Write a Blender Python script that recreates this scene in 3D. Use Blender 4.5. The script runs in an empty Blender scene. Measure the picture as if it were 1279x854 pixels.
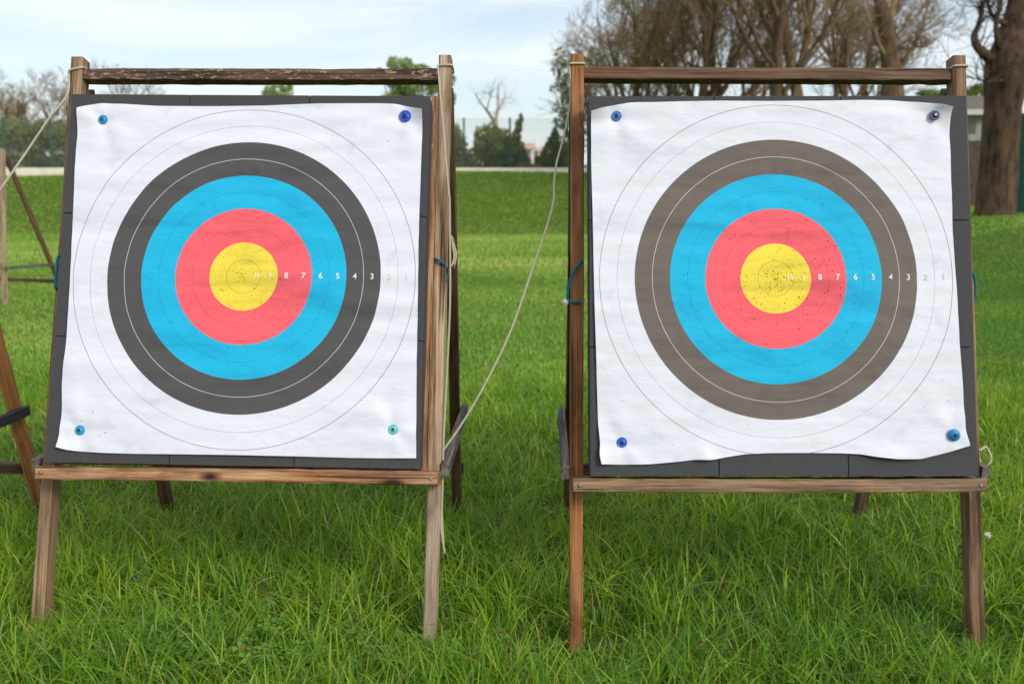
import bpy, bmesh, math, random
import numpy as np
from mathutils import Vector, Matrix

random.seed(7)
RNG = np.random.default_rng(7)
S = bpy.context.scene
COL = S.collection
PI = math.pi

# ------------------------------------------------------------------ camera
CAM_H, FPX = 1.53, 1243.0
PITCH = math.atan((427 - 240) / FPX)
cam_d = bpy.data.cameras.new("camera")
cam = bpy.data.objects.new("camera", cam_d)
COL.objects.link(cam)
cam.location = (0, 0, CAM_H)
cam.rotation_euler = (PI / 2 - PITCH, 0, 0)
cam_d.sensor_width = 36
cam_d.lens = FPX / 1279 * 36
cam_d.clip_start, cam_d.clip_end = 0.05, 4000
cam_d.dof.use_dof = True
cam_d.dof.focus_distance = 3.6
cam_d.dof.aperture_fstop = 2.8
S.camera = cam


def at(px, py, D):
    """world point that lies D metres ahead of the photographer"""
    a, b = (px - 639.5) / FPX, (py - 427) / FPX
    y = math.cos(PITCH) - b * math.sin(PITCH)
    z = -math.sin(PITCH) - b * math.cos(PITCH)
    k = D / y
    return Vector((a * k, D, CAM_H + z * k))


# ------------------------------------------------------------------ helpers
def lin(r, g, b):
    f = lambda c: c / 12.92 if c <= 0.04045 else ((c + 0.055) / 1.055) ** 2.4
    return (f(r / 255), f(g / 255), f(b / 255), 1)


def props(o, label=None, cat=None, group=None, kind=None):
    if label: o["label"] = label
    if cat: o["category"] = cat
    if group: o["group"] = group
    if kind: o["kind"] = kind
    return o


WORLD = {}


def empty(name, M, label, cat, group=None):
    o = bpy.data.objects.new(name, None)
    o.empty_display_size = 0.1
    COL.objects.link(o)
    if not isinstance(M, Matrix):
        M = Matrix.Translation(M)
    o.matrix_basis = M
    WORLD[o.name] = M
    return props(o, label, cat, group)


def link(name, me, mat, parent=None, M=None):
    o = bpy.data.objects.new(name, me)
    COL.objects.link(o)
    if mat is not None:
        for m in (mat if isinstance(mat, (list, tuple)) else [mat]):
            me.materials.append(m)
    M = M or Matrix.Identity(4)
    if parent is not None:
        o.parent = parent
        o.matrix_basis = WORLD[parent.name].inverted() @ M
    else:
        o.matrix_basis = M
    WORLD[o.name] = M
    return o


def mesh(name, V, F, smooth=False):
    me = bpy.data.meshes.new(name)
    me.from_pydata([tuple(v) for v in V], [], F)
    me.update()
    if smooth:
        me.polygons.foreach_set("use_smooth", [True] * len(me.polygons))
    return me


def npmesh(name, V, T, smooth=False, attr=None):
    """fast mesh from numpy vertex and equal-sided face arrays"""
    k = T.shape[1]
    me = bpy.data.meshes.new(name)
    me.vertices.add(len(V))
    me.vertices.foreach_set("co", np.ascontiguousarray(V, np.float32).ravel())
    me.loops.add(T.size)
    me.loops.foreach_set("vertex_index", np.ascontiguousarray(T, np.int32).ravel())
    me.polygons.add(len(T))
    me.polygons.foreach_set("loop_start", np.arange(0, T.size, k, dtype=np.int32))
    me.polygons.foreach_set("loop_total", np.full(len(T), k, np.int32))
    if smooth:
        me.polygons.foreach_set("use_smooth", np.ones(len(T), bool))
    me.update(calc_edges=True)
    if attr is not None:
        a = me.attributes.new("vary", "FLOAT_COLOR", "POINT")
        a.data.foreach_set("color", np.ascontiguousarray(attr, np.float32).ravel())
    me.validate()
    return me


def fbm(x, y, seed=0, oct=4, base=1.0):
    r = np.random.default_rng(seed)
    out = np.zeros_like(np.asarray(x, float))
    amp, fr = 1.0, base
    for _ in range(oct):
        for _ in range(4):
            a = r.uniform(0, 2 * PI)
            k = fr * r.uniform(0.7, 1.4)
            out = out + amp * np.sin(k * (np.cos(a) * x + np.sin(a) * y) + r.uniform(0, 6.28)) / 2.6
        amp *= 0.5
        fr *= 2.03
    return out / 1.6


def sstep(a, b, x):
    t = np.clip((x - a) / (b - a), 0, 1)
    return t * t * (3 - 2 * t)


# ------------------------------------------------------------------ materials
def newmat(name):
    m = bpy.data.materials.new(name)
    m.use_nodes = True
    nt = m.node_tree
    return m, nt, nt.nodes["Principled BSDF"]


def N(nt, typ, **kw):
    n = nt.nodes.new(typ)
    for k, v in kw.items():
        if k.startswith("in_"):
            key = k[3:]
            n.inputs[int(key) if key.isdigit() else key].default_value = v
        else:
            setattr(n, k, v)
    return n


def ramp(nt, stops, interp="LINEAR"):
    n = nt.nodes.new("ShaderNodeValToRGB")
    n.color_ramp.interpolation = interp
    e = n.color_ramp.elements
    while len(e) > 1:
        e.remove(e[-1])
    e[0].position, e[0].color = stops[0]
    for p, c in stops[1:]:
        x = e.new(p)
        x.color = c
    return n


def mixc(nt, fac, a, b, blend="MIX"):
    n = nt.nodes.new("ShaderNodeMix")
    n.data_type = "RGBA"
    n.blend_type = blend
    for sock, val in ((0, fac), (6, a), (7, b)):
        if hasattr(val, "is_output"):
            nt.links.new(val, n.inputs[sock])
        else:
            n.inputs[sock].default_value = val
    return n.outputs[2]


def math_(nt, op, a, b=None, c=None, clamp=False):
    n = nt.nodes.new("ShaderNodeMath")
    n.operation = op
    n.use_clamp = clamp
    for i, v in enumerate((a, b, c)):
        if v is None: continue
        if hasattr(v, "is_output"):
            nt.links.new(v, n.inputs[i])
        else:
            n.inputs[i].default_value = v
    return n.outputs[0]


def wood(name, dark, mid, light, weather=None, w_amt=0.4, knots=0.5, flake=None, rough=0.75, contrast=1.0):
    m, nt, bs = newmat(name)
    L = nt.links.new
    tc = N(nt, "ShaderNodeTexCoord")
    oi = N(nt, "ShaderNodeObjectInfo")
    off = N(nt, "ShaderNodeVectorMath", operation="SCALE")
    cmb = N(nt, "ShaderNodeCombineXYZ")
    for i in range(3): L(oi.outputs["Random"], cmb.inputs[i])
    L(cmb.outputs[0], off.inputs[0]); off.inputs["Scale"].default_value = 37.0
    add = N(nt, "ShaderNodeVectorMath", operation="ADD")
    L(tc.outputs["Object"], add.inputs[0]); L(off.outputs[0], add.inputs[1])
    def mapped(sx, sy, sz):
        mp = N(nt, "ShaderNodeMapping"); mp.inputs["Scale"].default_value = (sx, sy, sz)
        L(add.outputs[0], mp.inputs[0]); return mp.outputs[0]
    def noise(v, scale=1.0, detail=6, rough_=0.6, dist=0.0):
        n = N(nt, "ShaderNodeTexNoise"); n.inputs["Scale"].default_value = scale
        n.inputs["Detail"].default_value = detail; n.inputs["Roughness"].default_value = rough_
        n.inputs["Distortion"].default_value = dist
        L(v, n.inputs["Vector"]); return n.outputs["Fac"]
    # growth rings seen as streaks, bent by a slow noise
    g = noise(mapped(1.6, 42, 42), 1.0, 7, 0.62, 0.6)
    g2 = noise(mapped(3.0, 150, 150), 1.0, 4, 0.7)
    gg = math_(nt, "MULTIPLY_ADD", g2, 0.5, math_(nt, "MULTIPLY", g, 0.6))
    w = 0.11 / contrast
    rp = ramp(nt, [(0.545 - w, dark), (0.545, mid), (0.545 + w, light)])
    L(gg, rp.inputs[0])
    c = rp.outputs[0]
    if weather:
        ws = noise(mapped(2.2, 9, 9), 1.0, 5, 0.6)
        r2 = ramp(nt, [(0.5 - 0.12, (0, 0, 0, 1)), (0.62, (1, 1, 1, 1))]); L(ws, r2.inputs[0])
        c = mixc(nt, math_(nt, "MULTIPLY", r2.outputs[0], w_amt), c, mixc(nt, 0.75, c, weather))
    st_ = noise(mapped(1.3, 5, 5), 1.0, 6, 0.65, 0.8)
    sr = ramp(nt, [(0.36, (0.5, 0.47, 0.45, 1)), (0.47, (0.92, 0.9, 0.88, 1)), (0.6, (1, 1, 1, 1)), (0.72, (1.22, 1.2, 1.16, 1))]); L(st_, sr.inputs[0])
    c = mixc(nt, 1.0, c, sr.outputs[0], "MULTIPLY")
    if knots:
        vo = N(nt, "ShaderNodeTexVoronoi", feature="F1"); vo.inputs["Scale"].default_value = 1.0
        L(mapped(3.4, 8, 8), vo.inputs["Vector"])
        kr = ramp(nt, [(0.0, (1, 1, 1, 1)), (0.08, (1, 1, 1, 1)), (0.19, (0, 0, 0, 1))]); L(vo.outputs["Distance"], kr.inputs[0])
        c = mixc(nt, math_(nt, "MULTIPLY", kr.outputs[0], knots), c, tuple(x * 0.35 for x in dark[:3]) + (1,))
    # drying cracks
    cr = noise(mapped(1.1, 75, 75), 1.0, 3, 0.5)
    crr = ramp(nt, [(0.33, (1, 1, 1, 1)), (0.38, (0, 0, 0, 1))]); L(cr, crr.inputs[0])
    c = mixc(nt, math_(nt, "MULTIPLY", crr.outputs[0], 0.75), c, tuple(x * 0.25 for x in dark[:3]) + (1,))
    if flake:
        fl = noise(mapped(34, 90, 90), 1.0, 4, 0.7, 0.5)
        fr = ramp(nt, [(0.56, (0, 0, 0, 1)), (0.62, (1, 1, 1, 1))]); L(fl, fr.inputs[0])
        c = mixc(nt, math_(nt, "MULTIPLY", fr.outputs[0], 0.8), c, flake)
    L(c, bs.inputs["Base Color"])
    bs.inputs["Roughness"].default_value = rough
    bs.inputs["Specular IOR Level"].default_value = 0.25
    bp = N(nt, "ShaderNodeBump"); bp.inputs["Strength"].default_value = 0.55; bp.inputs["Distance"].default_value = 0.003
    L(math_(nt, "SUBTRACT", gg, math_(nt, "MULTIPLY", crr.outputs[0], 0.5)), bp.inputs["Height"])
    L(bp.outputs[0], bs.inputs["Normal"])
    return m


W_TAN = wood("weathered_tan_wood", lin(104, 78, 58), lin(176, 148, 118), lin(206, 184, 156), lin(150, 140, 130), 0.7, 0.8)
W_TAN2 = wood("dull_tan_wood", lin(84, 64, 44), lin(146, 116, 84), lin(182, 154, 118), lin(128, 114, 98), 0.6, 0.5)
W_ORANGE = wood("oiled_brown_wood", lin(92, 52, 22), lin(162, 102, 52), lin(194, 136, 82), lin(142, 112, 86), 0.5, 0.8, rough=0.6)
W_RED = wood("reddish_brown_wood", lin(92, 52, 30), lin(160, 110, 74), lin(204, 162, 122), lin(150, 126, 106), 0.5, 1.0, contrast=1.2)
W_RAIL = wood("rough_brown_wood", lin(66, 42, 28), lin(122, 88, 62), lin(168, 136, 104), lin(140, 124, 106), 0.6, 0.6, contrast=1.5)
W_DARK = wood("dark_brown_wood", lin(50, 36, 24), lin(92, 70, 48), lin(124, 98, 72), lin(92, 82, 70), 0.4, 0.4)
W_FLAKE = wood("flaked_brown_wood", lin(64, 44, 36), lin(100, 74, 60), lin(128, 100, 84), lin(96, 86, 82), 0.5, 0.4, flake=lin(172, 148, 128))
W_TOPR = wood("worn_brown_wood", lin(58, 38, 26), lin(98, 70, 50), lin(132, 100, 76), lin(108, 94, 82), 0.6, 0.6, flake=None)
W_BROWN = wood("weathered_brown_wood", lin(70, 48, 32), lin(130, 96, 66), lin(166, 130, 98), lin(124, 106, 90), 0.6, 0.7)
W_SHADE = wood("shaded_grey_green_wood", lin(44, 46, 40), lin(74, 76, 66), lin(98, 98, 86), None, 0, 0.3)
W_GREY = wood("grey_brown_wood", lin(62, 56, 54), lin(110, 102, 98), lin(144, 136, 130), None, 0, 0.3)


def plain(name, col, rough=0.6, spec=0.4, noise_amt=0.12, scale=30, bump=0.0, metallic=0.0):
    m, nt, bs = newmat(name)
    L = nt.links.new
    tc = N(nt, "ShaderNodeTexCoord")
    n = N(nt, "ShaderNodeTexNoise"); n.inputs["Scale"].default_value = scale; n.inputs["Detail"].default_value = 6
    L(tc.outputs["Object"], n.inputs["Vector"])
    d = tuple(c * (1 - noise_amt * 2) for c in col[:3]) + (1,)
    l = tuple(min(1, c * (1 + noise_amt * 2)) for c in col[:3]) + (1,)
    rp = ramp(nt, [(0.3, d), (0.7, l)]); L(n.outputs["Fac"], rp.inputs[0])
    L(rp.outputs[0], bs.inputs["Base Color"])
    bs.inputs["Roughness"].default_value = rough
    bs.inputs["Specular IOR Level"].default_value = spec
    bs.inputs["Metallic"].default_value = metallic
    if bump:
        bp = N(nt, "ShaderNodeBump"); bp.inputs["Strength"].default_value = bump; bp.inputs["Distance"].default_value = 0.002
        L(n.outputs["Fac"], bp.inputs["Height"]); L(bp.outputs[0], bs.inputs["Normal"])
    return m


FOAM = plain("dark_grey_foam", lin(72, 71, 74), 0.85, 0.2, 0.04, 60, 0.12)
BOLT = plain("zinc_bolt", lin(138, 128, 108), 0.55, 0.4, 0.15, 80, metallic=0.4)
HOLE = plain("hole_black", (0.012, 0.011, 0.012, 1), 0.9, 0.1)
DARKMETAL = plain("dark_strap", lin(44, 42, 46), 0.6, 0.3)


def rope_mat(name, a, b, freq=160):
    m, nt, bs = newmat(name)
    L = nt.links.new
    uv = N(nt, "ShaderNodeUVMap")
    sep = N(nt, "ShaderNodeSeparateXYZ"); L(uv.outputs[0], sep.inputs[0])
    ph = math_(nt, "MULTIPLY_ADD", sep.outputs[0], 2 * PI * 2, math_(nt, "MULTIPLY", sep.outputs[1], freq * 6.28))
    s = math_(nt, "MULTIPLY_ADD", math_(nt, "SINE", ph), 0.5, 0.5)
    nz = N(nt, "ShaderNodeTexNoise"); nz.inputs["Scale"].default_value = 60
    tc = N(nt, "ShaderNodeTexCoord"); L(tc.outputs["Object"], nz.inputs["Vector"])
    f = math_(nt, "MULTIPLY_ADD", s, 0.5, math_(nt, "MULTIPLY", nz.outputs["Fac"], 0.5))
    L(mixc(nt, f, a, b), bs.inputs["Base Color"])
    bs.inputs["Roughness"].default_value = 0.85
    bs.inputs["Specular IOR Level"].default_value = 0.2
    bp = N(nt, "ShaderNodeBump"); bp.inputs["Strength"].default_value = 0.8; bp.inputs["Distance"].default_value = 0.002
    L(s, bp.inputs["Height"]); L(bp.outputs[0], bs.inputs["Normal"])
    return m


R_CREAM = rope_mat("cream_rope", lin(186, 174, 146), lin(236, 226, 200))
R_YELL = rope_mat("straw_string", lin(120, 112, 70), lin(170, 160, 104))
R_TEAL = rope_mat("teal_rope", lin(10, 84, 112), lin(24, 132, 158), 90)
R_WHITE = plain("frayed_white_fibre", lin(214, 208, 194), 0.9, 0.1)

# ------------------------------------------------------------------ solids
def beam_mesh(name, length, w, h, seed=0, ch=0.003, warp=0.0015, segs=26):
    """a sawn beam along local X (0..length), w wide in local Y, h high in local Z, edges worn"""
    r = np.random.default_rng(seed)
    V, F = [], []
    a, b = w / 2, h / 2
    prof = [(-a + ch, -b), (a - ch, -b), (a, -b + ch), (a, b - ch), (a - ch, b), (-a + ch, b), (-a, b - ch), (-a, -b + ch)]
    xs = np.linspace(0, length, segs + 1)
    ph = r.uniform(0, 6.28, 4)
    for i, x in enumerate(xs):
        dy = warp * math.sin(ph[0] + 2.2 * x) ; dz = warp * math.sin(ph[1] + 2.7 * x)
        s = 0.985 if i in (0, segs) else 1.0
        for (y, z) in prof:
            V.append((x, y * s + dy + r.normal(0, warp * 0.4), z * s + dz + r.normal(0, warp * 0.4)))
    for i in range(segs):
        for k in range(8):
            p, q = i * 8 + k, i * 8 + (k + 1) % 8
            F.append((p, p + 8, q + 8, q))
    F.append(tuple(range(8)))
    F.append(tuple(reversed(range(segs * 8, segs * 8 + 8))))
    return mesh(name, V, F)


def beam(name, p0, p1, w, h, yref, mat, parent, seed, warp=0.0015, ch=0.003):
    """beam from p0 to p1 in world space; yref is the direction its width faces along"""
    p0, p1 = Vector(p0), Vector(p1)
    X = (p1 - p0).normalized()
    Z = X.cross(Vector(yref)).normalized()
    Y = Z.cross(X).normalized()
    M = Matrix((X, Y, Z)).transposed().to_4x4()
    M.translation = p0
    return link(name, beam_mesh(name, (p1 - p0).length, w, h, seed, ch, warp), mat, parent, M)


def box_mesh(name, x0, x1, y0, y1, z0, z1, bev=0.003):
    bm = bmesh.new()
    bmesh.ops.create_cube(bm, size=1)
    for v in bm.verts:
        v.co = Vector(((x0 + x1) / 2 + v.co.x * (x1 - x0), (y0 + y1) / 2 + v.co.y * (y1 - y0), (z0 + z1) / 2 + v.co.z * (z1 - z0)))
    if bev:
        bmesh.ops.bevel(bm, geom=bm.edges[:], offset=bev, segments=2, affect='EDGES', profile=0.6)
    me = bpy.data.meshes.new(name); bm.to_mesh(me); bm.free()
    return me


def lathe_mesh(name, prof, seg=28):
    """profile of (radius, y) revolved round local -Y (towards the viewer)"""
    V, F = [], []
    for (r, y) in prof:
        for k in range(seg):
            a = 2 * PI * k / seg
            V.append((r * math.cos(a), y, r * math.sin(a)))
    for i in range(len(prof) - 1):
        for k in range(seg):
            p, q = i * seg + k, i * seg + (k + 1) % seg
            F.append((p, q, q + seg, p + seg))
    F.append(tuple(range(seg)))
    F.append(tuple(reversed(range((len(prof) - 1) * seg, len(prof) * seg))))
    me = mesh(name, V, F, True)
    bm = bmesh.new(); bm.from_mesh(me); bmesh.ops.recalc_face_normals(bm, faces=bm.faces[:]); bm.to_mesh(me); bm.free()
    return me


def smooth_path(pts, n=12):
    P = [Vector(p) for p in pts]
    out = []
    for i in range(len(P) - 1):
        p0, p1, p2, p3 = P[max(i - 1, 0)], P[i], P[i + 1], P[min(i + 2, len(P) - 1)]
        for k in range(n):
            t = k / n
            out.append(0.5 * ((2 * p1) + (p2 - p0) * t + (2 * p0 - 5 * p1 + 4 * p2 - p3) * t * t + (3 * p1 - p0 - 3 * p2 + p3) * t ** 3))
    out.append(P[-1])
    return out


def tube_arrays(P, R, sides, V, F, uv=None):
    P = np.array([tuple(p) for p in P], float)
    n = len(P)
    T = np.gradient(P, axis=0)
    T /= np.maximum(np.linalg.norm(T, axis=1, keepdims=True), 1e-9)
    base = len(V)
    a = np.array([0, 0, 1.0]) if abs(T[0, 2]) < 0.8 else np.array([1.0, 0, 0])
    u = np.cross(T[0], a); u /= np.linalg.norm(u)
    L = 0.0
    for i in range(n):
        u = u - T[i] * (u @ T[i]); u /= max(np.linalg.norm(u), 1e-9)
        w = np.cross(T[i], u)
        if i: L += np.linalg.norm(P[i] - P[i - 1])
        for k in range(sides):
            th = 2 * PI * k / sides
            V.append(tuple(P[i] + R[i] * (math.cos(th) * u + math.sin(th) * w)))
            if uv is not None: uv.append((k / sides, L))
    for i in range(n - 1):
        for k in range(sides):
            p, q = base + i * sides + k, base + i * sides + (k + 1) % sides
            F.append((p, q, q + sides, p + sides))


def rope(name, strands, r, mat, parent=None, closed_caps=True):
    """strands: list of control point lists; becomes one mesh of twisted cord"""
    V, F, uv = [], [], []
    for pts in strands:
        sp = smooth_path(pts, 14)
        tube_arrays(sp, [r] * len(sp), 8, V, F, uv)
    me = mesh(name, V, F, True)
    ul = me.uv_layers.new(name="UVMap")
    for lp in me.loops:
        ul.data[lp.index].uv = uv[lp.vertex_index]
    return link(name, me, mat, parent)


# ------------------------------------------------------------------ terrain
def ground_z(x, y):
    x, y = np.asarray(x, float), np.asarray(y, float)
    toe = 36.0 + 0.6 * np.sin(x * 0.21) - 0.02 * x
    bank = 2.34 * sstep(toe, toe + 6.0, y)
    right = 1.0 * sstep(5.2, 10.5, x) * sstep(9.0, 21.0, y)
    left = 0.0
    far = np.clip(y - 48, 0, None) * 0.027
    bump = 0.02 * fbm(x, y, 3, 3, 0.9) * sstep(2.0, 9.0, y) + 0.05 * fbm(x, y, 4, 2, 0.25) * sstep(14, 30, y) * (1 - sstep(40.5, 42, y))
    dip = 0.0
    for fx, fy, dz in ((0.23, 3.24, 0.06), (-0.29, 3.28, 0.03), (1.62, 3.24, 0.03)):
        dip = dip + dz * np.exp(-((x - fx) / 0.30) ** 2 - ((y - fy) / 0.34) ** 2)
    return np.maximum(bank, right) + left + far + bump - dip


def gz(x, y): return float(ground_z(x, y))


def make_ground():
    ys = np.concatenate([np.linspace(-40, 0, 12), np.linspace(0.6, 12, 80), np.linspace(12.4, 50, 100), np.linspace(52, 140, 24), np.geomspace(150, 1800, 16)])
    tx = np.linspace(-1, 1, 141)
    xs = np.sign(tx) * (np.abs(tx) * 16 + 120 * np.abs(tx) ** 5 + 1500 * np.abs(tx) ** 14)
    X, Y = np.meshgrid(xs, ys)
    Z = ground_z(X, Y)
    V = np.stack([X, Y, Z], -1).reshape(-1, 3)
    nx = len(xs)
    i, j = np.meshgrid(np.arange(len(ys) - 1), np.arange(nx - 1), indexing="ij")
    a = (i * nx + j).ravel()
    T = np.stack([a, a + 1, a + nx + 1, a + nx], 1)
    m, nt, bs = newmat("lawn_soil")
    L = nt.links.new
    tc = N(nt, "ShaderNodeTexCoord")
    def nz(s, d=6, r=0.6):
        n = N(nt, "ShaderNodeTexNoise"); n.inputs["Scale"].default_value = s; n.inputs["Detail"].default_value = d; n.inputs["Roughness"].default_value = r
        L(tc.outputs["Object"], n.inputs["Vector"]); return n.outputs["Fac"]
    r1 = ramp(nt, [(0.3, lin(48, 62, 24)), (0.5, lin(78, 100, 38)), (0.7, lin(112, 126, 54))]); L(nz(26, 8, 0.75), r1.inputs[0])
    r2 = ramp(nt, [(0.52, (0, 0, 0, 1)), (0.72, (1, 1, 1, 1))]); L(nz(1.4, 5), r2.inputs[0])
    c = mixc(nt, math_(nt, "MULTIPLY", r2.outputs[0], 0.35), r1.outputs[0], lin(112, 104, 56))
    L(c, bs.inputs["Base Color"])
    bs.inputs["Roughness"].default_value = 0.95
    bs.inputs["Specular IOR Level"].default_value = 0.1
    bp = N(nt, "ShaderNodeBump"); bp.inputs["Strength"].default_value = 0.8; bp.inputs["Distance"].default_value = 0.03
    L(nz(40, 6), bp.inputs["Height"]); L(bp.outputs[0], bs.inputs["Normal"])
    o = link("ground", npmesh("ground", V, T, True), m)
    props(o, kind="structure")


make_ground()

# ------------------------------------------------------------------ grass
def leaf_shader(name, stops, dead, transl=0.35, rough=0.5, spec=0.25):
    m, nt, bs = newmat(name)
    L = nt.links.new
    at_ = N(nt, "ShaderNodeAttribute", attribute_name="vary")
    sep = N(nt, "ShaderNodeSeparateColor"); L(at_.outputs["Color"], sep.inputs[0])
    rp = ramp(nt, stops); L(sep.outputs[0], rp.inputs[0])
    c = mixc(nt, sep.outputs[2], rp.outputs[0], dead)
    L(c, bs.inputs["Base Color"])
    bs.inputs["Roughness"].default_value = rough
    bs.inputs["Specular IOR Level"].default_value = spec
    tr = N(nt, "ShaderNodeBsdfTranslucent"); L(mixc(nt, 0.4, c, lin(170, 190, 50), "MIX"), tr.inputs["Color"])
    mx = N(nt, "ShaderNodeMixShader"); mx.inputs[0].default_value = transl
    L(bs.outputs[0], mx.inputs[1]); L(tr.outputs[0], mx.inputs[2])
    L(mx.outputs[0], nt.nodes["Material Output"].inputs["Surface"])
    return m


GRASS = leaf_shader("grass_blade", [(0.0, lin(64, 110, 36)), (0.35, lin(106, 154, 32)), (0.7, lin(160, 190, 46)), (1.0, lin(204, 212, 84))], lin(190, 174, 112), 0.4, 0.42, 0.45)
GRASS_M = leaf_shader("mown_grass_blade", [(0.0, lin(84, 142, 52)), (0.5, lin(142, 186, 74)), (1.0, lin(196, 212, 112))], lin(168, 154, 98), 0.35, 0.6, 0.2)


def blades(n, x, y, h, w, nseg, hue, dead, lean=0.35, curve=0.6, seed=1):
    r = np.random.default_rng(seed)
    z = ground_z(x, y) - 0.01
    yaw = r.uniform(0, 2 * PI, n)
    d = np.stack([np.cos(yaw), np.sin(yaw)], 1)
    fy = yaw + r.normal(0, 0.9, n) + PI / 2
    sd = np.stack([np.cos(fy), np.sin(fy)], 1)
    le = np.abs(r.normal(0, lean, n)); cu = np.abs(r.normal(0, curve, n))
    ts = np.linspace(0, 1, nseg + 1)
    V = np.zeros((n, 2 * nseg + 1, 3), np.float32)
    A = np.zeros((n, 2 * nseg + 1, 4), np.float32)
    A[:, :, 3] = 1
    for k, t in enumerate(ts):
        hor = (le * t + cu * t * t) * h * 0.75
        up = h * (t - 0.42 * np.clip(cu, 0, 1.3) * t ** 2.4)
        c = np.stack([x + d[:, 0] * hor, y + d[:, 1] * hor, z + up], 1)
        ww = w * (1 - t ** 1.6) * (0.65 + 0.7 * min(t * 2.5, 1)) * 0.5
        if k < nseg:
            for s, q in ((-1, 2 * k), (1, 2 * k + 1)):
                V[:, q, 0] = c[:, 0] + s * sd[:, 0] * ww
                V[:, q, 1] = c[:, 1] + s * sd[:, 1] * ww
                V[:, q, 2] = c[:, 2]
        else:
            V[:, 2 * k] = c
    A[:, :, 0] = hue[:, None]
    A[:, :, 2] = dead[:, None]
    m = 2 * nseg + 1
    loc = []
    for k in range(nseg - 1):
        a = 2 * k
        loc += [(a, a + 1, a + 3), (a, a + 3, a + 2)]
    loc.append((2 * nseg - 2, 2 * nseg - 1, 2 * nseg))
    loc = np.array(loc, np.int64)
    T = (np.arange(n) * m)[:, None, None] + loc[None]
    return V.reshape(-1, 3), T.reshape(-1, 3), A.reshape(-1, 4)


def scatter(n, y0, y1, half, power=1.0, seed=0):
    r = np.random.default_rng(seed)
    # uniform over a wedge that widens with distance
    u = r.uniform(0, 1, n)
    y = np.sqrt(y0 ** 2 + u * (y1 ** 2 - y0 ** 2)) if power == 1.0 else y0 + (y1 - y0) * u ** power
    x = r.uniform(-1, 1, n) * (half * y + 0.5)
    return x, y


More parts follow.
